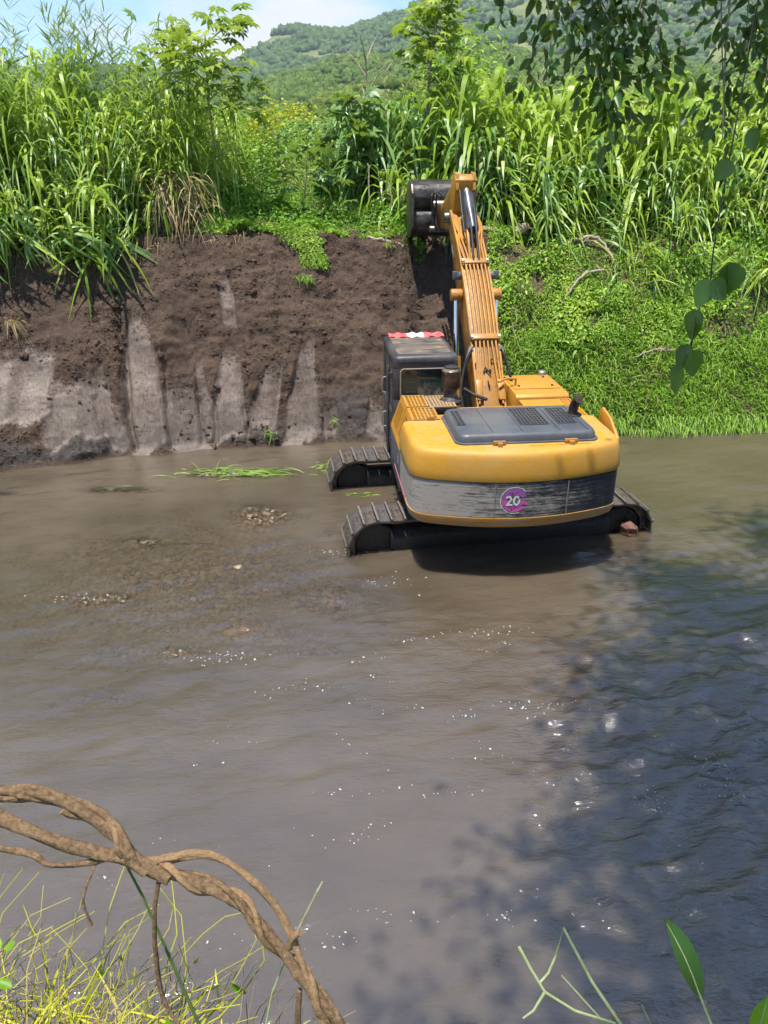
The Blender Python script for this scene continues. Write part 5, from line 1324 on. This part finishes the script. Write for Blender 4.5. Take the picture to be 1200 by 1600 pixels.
V, Q, T = blades(np.column_stack([X, Y, np.maximum(hgt(X, Y), 0) + .10]), np.column_stack([np.cos(az) * .5, np.full(N, -.8), vr.uniform(.1, .8, N)]), vr.uniform(.15, .42, N), .013, vr.uniform(.7, 1.5, N), 4, .6, vr)
obj('edge_grass', mesh_np('edge_grass', V, Q, M_grass, {'tint': T}), label='grass fringe hanging over the water along the right bank', cat='grass', kind='stuff')
for i, (x, d, h) in enumerate(((2.9, 1.6, .5), (3.6, 2.1, .55), (5.0, 1.5, .45), (6.4, 1.9, .6), (7.8, 1.4, .5), (4.3, 1.0, .35), (9.0, 2.0, .6))):
    yy = float(y0(np.array([x]))[0]) + d; b = G(x, yy)
    plant('broadleaf_weed', ('first', 'second', 'third', 'fourth', 'fifth', 'sixth', 'seventh')[[0, 1, 3, 4, 5, 2, 6][i]] + ' broad leaved weed from the boom among the vines of the right slope', 'weed', b, (x + .05, yy - .1, b[2] + h), 7, .3, .5, .012, 70, .12, .12, M_vine if i % 2 else M_grass, M_gbark, 'leaf', 90 + i, .2)
A = region(26, 5.2, 13, 1.7, 2.5, vr); cane_things(VARL, A, hsc(A, .45, .75, vr), 'arching grassy shoot growing down the right end of the slope', 'shoots on the right slope', [M_cane, M_cane2], vr, .3)
# driftwood and dead branches on the right bank
def wood(name, label, pts, rad, twigs=0, seed=0, mat=M_dead, tl=.5):
    r = np.random.default_rng(seed); e = empty(name, pts[0], label=label, cat='dead wood'); o = np.array(pts[0], float)
    P = [np.array(p, float) - o for p in pts]; cp = catmull(P, 6); cp = [p + r.normal(0, .012, 3) for p in cp]
    mb = MB(); mb.tube([tuple(p) for p in cp], list(np.interp(np.linspace(0, 1, len(cp)), np.linspace(0, 1, len(rad)), rad)), 9); obj('branch', mb.mesh('branch', mat, smooth=True), parent=e)
    for i in range(twigs):
        s = cp[r.integers(len(cp) // 3, len(cp))]; d = nrm(r.normal(0, 1, 3)); d[2] = abs(d[2]) * .5 - .1; L = tl * r.uniform(.5, 1.3)
        t = catmull([s, s + d * L * .5 + r.normal(0, .05, 3), s + d * L + r.normal(0, .1, 3) - [0, 0, .1]], 3)
        mb = MB(); mb.tube([tuple(p) for p in t], list(np.linspace(.012, .004, len(t))), 5); obj('twig', mb.mesh('twig', mat, smooth=True), parent=e)
def at(x, y, dz=0): return (x, y, gz(x, y) + dz)
wood('driftwood_log', 'thick pale driftwood log with tangled roots behind the boom', [at(2.25, 18.75, .12), at(2.6, 18.85, .2), at(3.0, 19.0, .32), at(3.35, 19.1, .5)], [.05, .10, .13, .09], 16, 1, tl=.55)
wood('dead_branch', 'pale bent dead branch arching at the top of the right slope', [at(3.75, 18.55, .08), at(4.2, 18.6, .22), at(4.8, 18.65, .28), at(5.2, 18.5, .2), at(5.35, 18.2, .08)], [.02, .035, .04, .035, .015], 14, 2, tl=.4)
wood('dead_branch', 'thin dead branch slanting down the right slope among vines', [at(4.95, 18.2, .2), at(4.5, 18.0, .22), at(4.1, 17.75, .18), at(3.8, 17.5, .1)], [.03, .025, .02, .01], 9, 3, tl=.4)
wood('dead_branch', 'thin stick lying on the grass of the right bank', [at(5.6, 17.2, .16), at(6.1, 17.25, .2), at(6.6, 17.3, .2)], [.012, .016, .008], 7, 4, tl=.3)
wood('dead_branch', 'long thin vine stem trailing down beside the boom', [at(2.75, 18.2, .15), at(2.65, 17.6, .2), at(2.85, 17.1, .22), at(3.05, 16.8, .2)], [.008, .01, .008, .005], 2, 5, tl=.3)
wood('dead_branch', 'pale root end sticking out of the brow left of the bucket', [at(-.4, 18.3, .05), at(0, 18.2, .06), at(.45, 18.35, .08)], [.02, .035, .03], 5, 6, tl=.25)
for i, (x, y, h) in enumerate(((.15, 19.2, 1.1), (.42, 19.35, .9), (-.35, 19.4, 1.4))):
    wood('dead_cane', ('leftmost', 'middle', 'shortest and thickest')[[1, 2, 0][i]] + ' of three bare pale stalks left of the bucket', [at(x, y), at(x + .02, y, h * .5), at(x - .03, y + .03, h)], [.022 + .02 * (i == 1), .02 + .02 * (i == 1), .015 + .02 * (i == 1)], 0, 20 + i)

# ------------------------------------------------------------------ the shade tree over the near bank
M_shade = leaf_mat('shade_tree_leaves', [(0.0, (.018, .05, .008)), (.5, (.03, .085, .012)), (1.0, (.07, .17, .025))], .30, .4, .45)  # greens lowered so backlight and crown shade are part of the leaf colour
sr = np.random.default_rng(42)
ST = empty('shade_tree', (6.2, -3.2, 3.85), label='large leafy tree on the near bank whose twigs hang into the top right', cat='tree'); o0 = np.array([6.2, -3.2, 3.85])
mb = MB(); mb.tube([tuple(np.array(p) - o0) for p in catmull([(6.2, -3.2, 3.6), (6.1, -2.8, 7), (5.7, -1.6, 10.5), (5.0, 0, 13.2)], 5)], list(np.linspace(.40, .2, 16)), 12); obj('trunk', mb.mesh('trunk', M_bark, smooth=True), parent=ST)
ends = []
def limb(pts, r0, r1, grow=True):
    mb = MB(); cp = catmull(pts, 5); mb.tube([tuple(p - o0) for p in cp], list(np.linspace(r0, r1, len(cp))), 8); obj('limb', mb.mesh('limb', M_bark, smooth=True), parent=ST)
    if grow: ends.extend(cp[4:])
for e in ((4.6, 8.3, 15.2), (2.9, 6.3, 15), (1.5, 4.6, 14.6), (.9, 2.9, 14.4), (.2, 1.2, 14), (6.3, 7.4, 15.6), (4.6, 5.4, 16), (3.2, 3.6, 15.6), (2.2, 1.4, 15), (7.4, 5.2, 15.8), (6.2, 3.0, 16.2), (8.4, 8.2, 15.4), (9.0, 3.4, 15.4), (1.0, -.6, 14.2)):
    m = np.array([5.0, 0, 13.4]) * .5 + np.array(e) * .5 + np.array([0, 0, .7]); limb([(5.0, 0, 13.2), m, e], .13, .03)
endv = np.array(ends)
NL = 60000
C = endv[sr.integers(len(endv), size=300)] + sr.normal(0, .5, (300, 3)) * [1, 1, .6]
P = C[sr.integers(len(C), size=NL)] + sr.normal(0, .46, (NL, 3)) * [1, 1, .7]
P = P[(P[:, 2] > 5.7 + .17 * P[:, 1] + .9) & (P[:, 2] > 10)]; NL = len(P)
V, Q, t = leaves(P - o0, sr.normal(0, 1, (NL, 3)) * [1, 1, .4], nrm(sr.normal(0, .5, (NL, 3)) + [0, 0, 1]), .14 * sr.uniform(.7, 1.3, NL), .095, .15, .1, sr)
obj('crown', mesh_np('crown', V, Q, M_shade, {'tint': t}), parent=ST)
# hanging twigs that dip into the picture
def hang(path, nleaf, size, spread, name='hanging_twig', parent=ST, org=o0, r=sr, rad=.006, mat=M_shade, side=6):
    cp = np.array(catmull(path, 6)); mb = MB(); mb.tube([tuple(p - org) for p in cp], list(np.linspace(rad, rad * .35, len(cp))), side)
    tw = obj(name, mb.mesh(name, M_bark, smooth=True), parent=parent)
    q = r.uniform(.15, 1, nleaf) * (len(cp) - 1); i = np.minimum(q.astype(int), len(cp) - 2); P = cp[i] + (cp[i + 1] - cp[i]) * (q - i)[:, None]
    off = r.normal(0, spread, (nleaf, 3)); P2 = P + off
    D = nrm(off * 1.2 / max(spread, .01) * .5 + np.array([0, 0, -.9]) + r.normal(0, .35, (nleaf, 3)))
    V, Q, t = leaves(P2 - org, D, nrm(r.normal(0, 1, (nleaf, 3)) * [1, 1, .5] + [0, -.4, .3]), size * r.uniform(.45, 1.45, nleaf), size * .58 * r.uniform(.6, 1.3, nleaf), .2, .22, r)
    obj('twig_leaves', mesh_np('twig_leaves', V, Q, mat, {'tint': t}), parent=tw if False else parent)
H0 = [((.80, 3.75, 8.0), (.72, 3.8, 7.0), (.70, 3.75, 6.35), (.68, 3.68, 6.05), (.64, 3.65, 5.95)), ((.98, 3.8, 8.0), (.95, 3.85, 6.9), (.93, 3.75, 6.2), (.95, 3.65, 5.95), (.99, 3.57, 5.76)),
      ((1.1, 3.8, 8.0), (1.05, 3.8, 6.8), (1.06, 3.72, 6.2), (1.12, 3.68, 6.06), (1.19, 3.67, 6.0)), ((.6, 3.8, 8.0), (.55, 3.8, 7.0), (.50, 3.78, 6.32), (.47, 3.74, 6.16)),
      ((1.45, 3.8, 8.0), (1.42, 3.85, 6.9), (1.42, 3.75, 6.2), (1.40, 3.62, 5.93), (1.40, 3.55, 5.75)), ((1.65, 3.8, 8.0), (1.6, 3.8, 6.8), (1.58, 3.7, 6.2), (1.56, 3.6, 5.95)),
      ((.88, 3.75, 8.0), (.86, 3.8, 7.0), (.85, 3.75, 6.3), (.88, 3.66, 6.0), (.93, 3.6, 5.86)), ((.75, 3.85, 8.0), (.8, 3.85, 7.0), (.78, 3.8, 6.4), (.76, 3.7, 6.12)), ((1.5, 3.7, 8.0), (1.5, 3.75, 6.9), (1.5, 3.68, 6.3), (1.47, 3.62, 6.05))]
for i in range(9):
    bx = float(sr.uniform(.62, 1.12)) if i < 5 else float(sr.uniform(1.3, 1.75)); bz = float(sr.uniform(5.98, 6.2)) if i < 5 else float(sr.uniform(5.8, 6.15))
    H0.append(((bx + .1, 3.75, 8.0), (bx + .05, 3.85, 7.0), (bx, 3.78, 6.4), (bx + float(sr.normal(0, .05)), 3.68, bz)))
for i, h in enumerate(H0):
    hang(h, (120, 210, 90, 30, 75, 80, 150, 60, 70)[i] if i < 9 else 85, .058, .06 if i != 3 else .03)
limb([(5.8, -1.9, 10.0), (3.6, 1.6, 10.2), (2.0, 3.4, 8.8), (1.3, 3.8, 8.1), (.6, 3.8, 7.95)], .07, .012, False)
# hanging vine with heart leaves, nearer the camera
HV = empty('hanging_vine', (.93, 2.3, 7.9), label='thin hanging vine with big heart shaped leaves dangling at the right edge', cat='vine'); hv0 = np.array([.93, 2.3, 7.9])
vp = [(.93, 2.3, 7.9), (.95, 2.32, 6.6), (.92, 2.26, 5.8), (.86, 2.12, 5.5), (.85, 2.08, 5.38), (.81, 2.03, 5.32), (.79, 1.98, 5.22)]
cp = catmull(vp, 6); mb = MB(); mb.tube([tuple(p - hv0) for p in cp], .002, 6); obj('stem', mb.mesh('stem', plain('dark_twig', (.02, .022, .012), (.05, .045, .03), 20, .8), smooth=True), parent=HV)
HL = [((.885, 2.07, 5.44), (.3, 0, -.9), (.5, -.8, .3), .085), ((.90, 2.06, 5.44), (-.15, 0, -1), (-.3, -.9, .2), .08), ((.845, 2.05, 5.40), (-.5, 0, -.9), (-.6, -.7, .3), .075), ((.83, 2.03, 5.40), (.7, 0, -.6), (.2, -.9, .3), .07),
      ((.81, 2.02, 5.33), (-.2, 0, -1), (-.9, -.4, .2), .08), ((.795, 2.0, 5.30), (.1, .1, -1), (.8, -.5, .2), .07), ((.785, 1.98, 5.25), (-.35, 0, -1), (-.95, -.3, .1), .075), ((.79, 1.98, 5.235), (.35, 0, -1), (.25, -.9, .2), .075), ((.77, 1.97, 5.20), (-.2, 0, -1), (-.98, -.2, .1), .08),
      ((.93, 2.2, 5.75), (.5, 0, -.8), (.1, -.9, .3), .06), ((.89, 2.18, 5.68), (-.5, 0, -.8), (-.2, -.9, .3), .06)]
for p, d, n_, L in HL:
    d = nrm(np.array(d, float)); s_ = nrm(np.cross(d, np.array(n_, float))); u_ = np.cross(s_, d); V = []; m = 9
    for i in range(m + 1):
        t = i / m; w_ = L * .82 * math.sin(PI * min(t ** .7 * .96 + .04, 1)) ** .8; c = np.array(p) - hv0 + d * L * t - u_ * (.14 * L * t * t)
        V += [c - s_ * w_ / 2 + u_ * .10 * w_, c - s_ * w_ / 4 + u_ * .03 * w_, c, c + s_ * w_ / 4 + u_ * .03 * w_, c + s_ * w_ / 2 + u_ * .10 * w_]
    F = [(i * 5 + k, i * 5 + k + 1, i * 5 + k + 6, i * 5 + k + 5) for i in range(m) for k in range(4)]
    obj('leaf', mesh_np('leaf', np.array(V), np.array(F), M_shade, {'tint': np.full(len(V), sr.uniform(.2, .9))}, True), parent=HV)

# ------------------------------------------------------------------ foreground, near bank
M_liana = plain('liana_bark', (.10, .060, .032), (.31, .205, .115), 110, .9, 0, .2, 1.0, lo=.3, hi=.7, bscale=320, dist=.006)
M_lianal = plain('liana_light_bark', (.21, .125, .062), (.38, .25, .135), 130, .85, 0, .2, 1.0, lo=.3, hi=.7, bscale=320, dist=.006)
LI = empty('twisted_liana', (.02, .82, 3.9), label='twisted brown woody vine arching across the bottom left corner', cat='vine'); l0 = np.array([.02, .82, 3.9])
main = [(-1.7, .95, 3.85), (-1.45, 1.05, 4.3), (-1.1, 1.1, 4.56), (-.816, 1.097, 4.622), (-.72, 1.093, 4.614), (-.648, 1.092, 4.612), (-.564, 1.076, 4.576), (-.504, 1.058, 4.538), (-.45, 1.035, 4.489), (-.36, 1.022, 4.462), (-.276, 1.005, 4.424), (-.204, .974, 4.358), (-.144, .939, 4.282), (-.084, .908, 4.217), (-.036, .868, 4.13), (.02, .82, 3.86)]
lr = np.random.default_rng(6)
mp_ = np.array(catmull(main, 8)); n = len(mp_)
def knobby(P, r0, name, mat, n_=10, seed=0):
    r = np.random.default_rng(seed); t = np.arange(len(P)); rad = r0 * (1 + .16 * np.interp(t, np.arange(0, len(P) + 9, 5), r.normal(0, 1, len(np.arange(0, len(P) + 9, 5)))) + r.normal(0, .03, len(P)))
    n_ = 22; m = len(P) * 3; u = np.linspace(0, len(P) - 1, m); Pf = np.column_stack([np.interp(u, t, P[:, i]) for i in range(3)]); rf = np.interp(u, t, rad)
    mb = MB(); mb.tube([tuple(p - l0) for p in Pf], list(rf), n_)
    Vv = np.array(mb.v[:m * n_]).reshape(m, n_, 3); C = (Pf - l0)[:, None]; th_ = np.arange(n_)[None] * 2 * PI / n_; s_ = u[:, None]
    k_ = 1 + .10 * np.sin(3 * th_ + s_ * .35) + .10 * noise(np.cos(th_) * 2.2 + s_ * .22, np.sin(th_) * 2.2 + s_ * .13, s_ * .5 + 0 * th_, seed=seed) + .11 * noise(np.cos(th_) * 5, np.sin(th_) * 5, s_ * 1.1 + 0 * th_, seed=seed + 3)
    Vv = C + (Vv - C) * k_[..., None]; mb.v = [tuple(q) for q in Vv.reshape(-1, 3)]
    return obj(name, mb.mesh(name, mat, smooth=True, ang=80), parent=LI)
knobby(mp_, .0108, 'main_stem', M_liana, 12, 1)
sec = np.array(catmull([(-1.5, 1.0, 3.9), (-1.2, 1.05, 4.4), (-.816, 1.088, 4.604), (-.72, 1.07, 4.568), (-.624, 1.053, 4.532), (-.54, 1.044, 4.51), (-.468, 1.036, 4.492), (-.40, 1.02, 4.468)], 8)); knobby(sec, .0115, 'second_stem', M_liana, 12, 2)
thin = np.array(catmull([(-1.1, 1.0, 3.95), (-.95, 1.03, 4.4), (-.79, 1.053, 4.527), (-.72, 1.048, 4.516), (-.66, 1.043, 4.505), (-.624, 1.034, 4.487), (-.54, 1.038, 4.494), (-.50, 1.046, 4.512)], 6)); knobby(thin, .0065, 'thin_stem', M_liana, 8, 3)
th3 = np.array(catmull([(-.43, 1.04, 4.488), (-.406, 1.04, 4.498), (-.324, 1.041, 4.506), (-.252, 1.022, 4.466), (-.192, .995, 4.402), (-.15, .95, 4.315), (-.12, .914, 4.235), (-.09, .88, 4.13), (-.06, .86, 3.95)], 8)); knobby(th3, .0075, 'light_stem', M_lianal, 10, 4)
# strand coiled round the main stem
a0, a1 = int(n * .38), n - 3; hp = []
for i in range(a0, a1):
    for s in range(2):
        t = i + s / 2; p = mp_[i] + (mp_[i + 1] - mp_[i]) * (s / 2); d = nrm(mp_[i + 1] - mp_[i]); u = nrm(np.cross(d, [0, 1., 0])); w_ = np.cross(d, u)
        a = t * .46; hp.append(p + (u * math.cos(a) + w_ * math.sin(a)) * .0152)
knobby(np.array(hp), .0064, 'coiled_stem', M_lianal, 9, 5)
hp = []
for i in range(int(n * .18), int(n * .55)):
    d = nrm(mp_[i + 1] - mp_[i]); u = nrm(np.cross(d, [0, 1., 0])); w_ = np.cross(d, u); a = i * .19 + 2; hp.append(mp_[i] + (u * math.cos(a) + w_ * math.sin(a)) * .015)
knobby(np.array(hp), .0074, 'coiled_stem', M_liana, 10, 6)
hp = []
for i in range(int(n * .30), n - 4):
    for q_ in range(2):
        p = mp_[i] + (mp_[i + 1] - mp_[i]) * (q_ / 2); d = nrm(mp_[i + 1] - mp_[i]); u = nrm(np.cross(d, [0, 1., 0])); w_ = np.cross(d, u); a = (i + q_ / 2) * .27 + 4.2; hp.append(p + (u * math.cos(a) + w_ * math.sin(a)) * .0138)
knobby(np.array(hp), .0048, 'coiled_stem', M_liana, 10, 12)
knobby(np.array(catmull([(-.178, .97, 4.345), (-.170, .968, 4.375), (-.155, .966, 4.392)], 5)), .006, 'stub', M_lianal, 7, 7)
knobby(np.array(catmull([(-.42, 1.03, 4.47), (-.435, 1.01, 4.40), (-.44, .99, 4.30), (-.43, .97, 4.18), (-.36, .93, 4.08), (-.30, .9, 3.95)], 6)), .0055, 'dangling_root', M_liana, 7, 8)
knobby(np.array(catmull([(-.16, .945, 4.26), (-.165, .93, 4.17), (-.14, .91, 4.09), (-.1, .88, 3.95)], 6)), .006, 'dangling_root', M_liana, 7, 9)
knobby(np.array(catmull([(-.54, 1.036, 4.49), (-.56, 1.0, 4.44), (-.55, .99, 4.38)], 5)), .003, 'dangling_root', M_liana, 6, 10)

# tangled foreground grass, bottom left: each runner is a thin bent stalk
M_fg = leaf_mat('foreground_stalks', [(0.0, (.26, .29, .012)), (.45, (.46, .46, .02)), (.75, (.56, .50, .06)), (1.0, (.48, .36, .16))], .2, .5, .35)
M_fgdry = leaf_mat('foreground_dry', [(0.0, (.16, .10, .06)), (.6, (.34, .24, .14)), (1.0, (.48, .40, .26))], .1, .7, .2)
M_fgl = leaf_mat('foreground_leaves', [(0.0, (.09, .26, .01)), (1.0, (.25, .46, .02))], .4, .45, .4)
def stalks(n, box, L, rad, r, rise=.25, kink=.5):
    V = []; F = []; T = []; b = 0
    for i in range(n):
        p = np.array([r.uniform(*box[0]), r.uniform(*box[1]), 0.]); p[2] = near_h(p[0], p[1]) - .02
        a = r.uniform(0, 2 * PI); d = nrm(np.array([math.cos(a), math.sin(a) * .45 + .12, r.uniform(.3, 1.6)])); l = L * r.uniform(.5, 1.3); pts = [p]; m = int(r.integers(5, 9))
        for j in range(m):
            pts.append(pts[-1] + d * l / m); d = nrm(d + r.normal(0, kink, 3) * [1, .45, .6] + np.array([0, 0, -rise]))
        mb = MB(); mb.tube([tuple(q) for q in pts], list(np.linspace(rad, rad * .5, len(pts)) * r.uniform(.7, 1.4)), 5)
        V += mb.v; F += [tuple(k + b for k in f) for f in mb.f if len(f) == 4]; T += [r.random()] * len(mb.v); b += len(mb.v)
    return np.array(V), np.array(F), np.array(T)
fgr = np.random.default_rng(9)
V, F, T = stalks(640, ((-1.15, -.50), (.84, 1.12)), .44, .0018, fgr, .15, .36)
obj('tangled_grass', mesh_np('tangled_grass', V, F, M_fg, {'tint': T}, True), label='yellow-green tangle of thin grass runners in the bottom left corner', cat='grass', kind='stuff')
V, F, T = stalks(420, ((-1.1, -.25), (.82, 1.10)), .30, .0015, fgr, .15, .4)
obj('dry_tangle', mesh_np('dry_tangle', V, F, M_fgdry, {'tint': T}, True), label='dry brown stalks matted beneath the yellow-green tangle', cat='dry grass', kind='stuff')
N = 170; P = np.column_stack([fgr.uniform(-1.15, -.36, N), fgr.uniform(.86, 1.08, N), np.full(N, 3.9)]); az = fgr.uniform(0, 2 * PI, N)
V, Q, T = blades(P, np.column_stack([np.cos(az), np.sin(az) * .5 + .15, fgr.uniform(.5, 1.6, N)]), fgr.uniform(.2, .42, N), fgr.uniform(.004, .008, N), fgr.uniform(.3, 1.0, N), 7, .5, fgr)
obj('tangle_blades', mesh_np('tangle_blades', V, Q, M_fg, {'tint': T}), label='flat yellow-green grass blades arching through the bottom left tangle', cat='grass', kind='stuff')
N = 14; P = np.column_stack([fgr.uniform(-1.0, -.3, N), fgr.uniform(.95, 1.18, N), fgr.uniform(3.98, 4.2, N)])
V, Q, T = leaves(P, fgr.normal(0, 1, (N, 3)), nrm(fgr.normal(0, .5, (N, 3)) + [0, -.3, 1]), fgr.uniform(.02, .05, N), .022, .15, .2, fgr)
obj('tangle_leaves', mesh_np('tangle_leaves', V, Q, M_fgl, {'tint': T}), label='small bright green leaves among the tangled runners', cat='leaves', kind='stuff')
def fg_stem(label, paths, mat, rad, cat='stalk', name='grass_stalk', extra=None):
    e = empty(name, paths[0][0], label=label, cat=cat); o = np.array(paths[0][0], float)
    for p in paths:
        cp = [np.array(q, float) for q in p]; mb = MB(); mb.tube([tuple(q - o) for q in cp], list(np.linspace(rad, rad * .6, len(cp))), 7); me = mb.mesh('stem', mat, smooth=True)
        at_ = me.attributes.new('tint', 'FLOAT', 'POINT'); at_.data.foreach_set('value', np.full(len(me.vertices), .55, dtype=np.float32)); obj('stem', me, parent=e)
    return e, o
M_fgs = plain('pale_green_stalk', (.22, .28, .10), (.38, .40, .20), 40, .6)
fg_stem('tall thin dark green stalk crossing in front of the woody vine', [[(-.30, .92, 3.9), (-.39, .99, 4.15), (-.47, 1.05, 4.38), (-.535, 1.09, 4.53)]], plain('dark_green_stalk', (.05, .09, .02), (.09, .13, .03), 30, .6), .0038)
fg_stem('thin seed stalk rising right of the woody vine', [[(-.28, .9, 3.9), (-.22, .98, 4.2), (-.17, 1.01, 4.33), (-.125, 1.04, 4.42)], [(-.128, 1.037, 4.414), (-.118, 1.045, 4.43)]], M_fgs, .0022)
fg_stem('pale kinked grass stalk folded over at bottom right', [[(.52, .88, 3.9), (.459, .94, 4.166), (.404, .974, 4.239), (.348, 1.018, 4.335), (.335, 1.0, 4.28), (.32, .985, 4.25), (.302, .975, 4.235)]], M_fgs, .0035)
fg_stem('pale creeping stalk curving low at bottom right', [[(.262, 1.003, 4.301), (.285, .985, 4.262), (.312, .966, 4.222), (.37, .95, 4.19), (.447, .94, 4.168), (.55, .90, 4.0), (.58, .88, 3.88)], [(.312, .966, 4.222), (.29, .95, 4.19), (.27, .945, 4.175)]], M_fgs, .003)
fg_stem('short straight straw stub standing between the bottom right stalks', [[(.46, .92, 3.9), (.43, .945, 4.16), (.345, .98, 4.25)]], M_fgs, .0022)
fg_stem('small broken straw at the very bottom right of the middle', [[(.56, .9, 3.88), (.53, .93, 4.14), (.50, .955, 4.20)]], M_fgs, .0024)
def big_leaf(label, stem, base, tip, nrm_, wd, mat, extra=()):
    e, o = fg_stem(label, [stem], M_fgs, .0035, 'plant', 'leafy_plant')
    b = np.array(base, float); d = np.array(tip, float) - b; L = np.linalg.norm(d); d = d / L; n_ = np.array(nrm_, float); s = nrm(np.cross(d, n_)); u = np.cross(s, d)
    m = 18; V = []
    for i in range(m + 1):
        t = i / m; w_ = wd * math.sin(PI * min(t * .93 + .06, 1)) ** .75 * (1 + .05 * (-1) ** i)
        c = b + d * L * t + u * (.05 * L * math.sin(PI * t))
        V += [c - s * w_ / 2 + u * .12 * wd, c, c + s * w_ / 2 + u * .12 * wd]
    F = [(i * 3 + k, i * 3 + k + 1, i * 3 + k + 4, i * 3 + k + 3) for i in range(m) for k in (0, 1)]
    obj('leaf', mesh_np('leaf', np.array(V) - o, np.array(F), mat, {'tint': np.full(len(V), .4)}, True), parent=e)
    mr = MB(); mr.tube([tuple(b + d * L * t + u * (.05 * L * math.sin(PI * t) + .001) - o) for t in (0, .25, .5, .75, .96)], [.0016, .0014, .0011, .0008, .0004], 6); obj('midrib', mr.mesh('midrib', M_fgs, smooth=True), parent=e)
    for P_, D_, N_, l_, w_ in extra:
        V, Q, T = leaves(np.array([P_]) - o, np.array([D_], float), np.array([N_], float), l_, w_, .1, .15, fgr); obj('leaf', mesh_np('leaf', V, Q, M_fgl, {'tint': T}), parent=e)
M_dkleaf = leaf_mat('dark_leaf', [(0.0, (.014, .055, .008)), (1.0, (.04, .11, .014))], .2, .35, .5)
big_leaf('single dark green toothed leaf on an upright stem at bottom right', [(.70, .86, 3.9), (.65, .92, 4.13), (.61, .965, 4.222)], (.612, .963, 4.215), (.545, 1.03, 4.345), (.6, -.75, .3), .055, M_dkleaf)
big_leaf('low round bright leaves in the bottom right corner', [(.80, .84, 3.85), (.75, .9, 4.1), (.73, .93, 4.16)], (.72, .93, 4.145), (.745, .965, 4.215), (.1, -.8, .6), .055, M_fgl, [((.715, .93, 4.14), (-.6, .2, .3), (0, -.7, .7), .035, .03)])

# ------------------------------------------------------------------ air between here and the hills
mb = MB(); mb.box(-1450, 1650, -70, 1760, -2.5, 330)
hm = bpy.data.materials.new('haze_air'); hm.use_nodes = True; t_ = hm.node_tree
for n_ in list(t_.nodes): t_.nodes.remove(n_)
ho = t_.nodes.new('ShaderNodeOutputMaterial'); pv = t_.nodes.new('ShaderNodeVolumePrincipled')
pv.inputs['Color'].default_value = (.80, .90, 1.0, 1); pv.inputs['Density'].default_value = .00017; pv.inputs['Anisotropy'].default_value = .1
t_.links.new(pv.outputs[0], ho.inputs['Volume'])
HAZE = True
if HAZE:
    obj('haze', mb.mesh('haze', hm), label='thin bluish haze hanging between the river and the far ridge', cat='haze', kind='stuff')
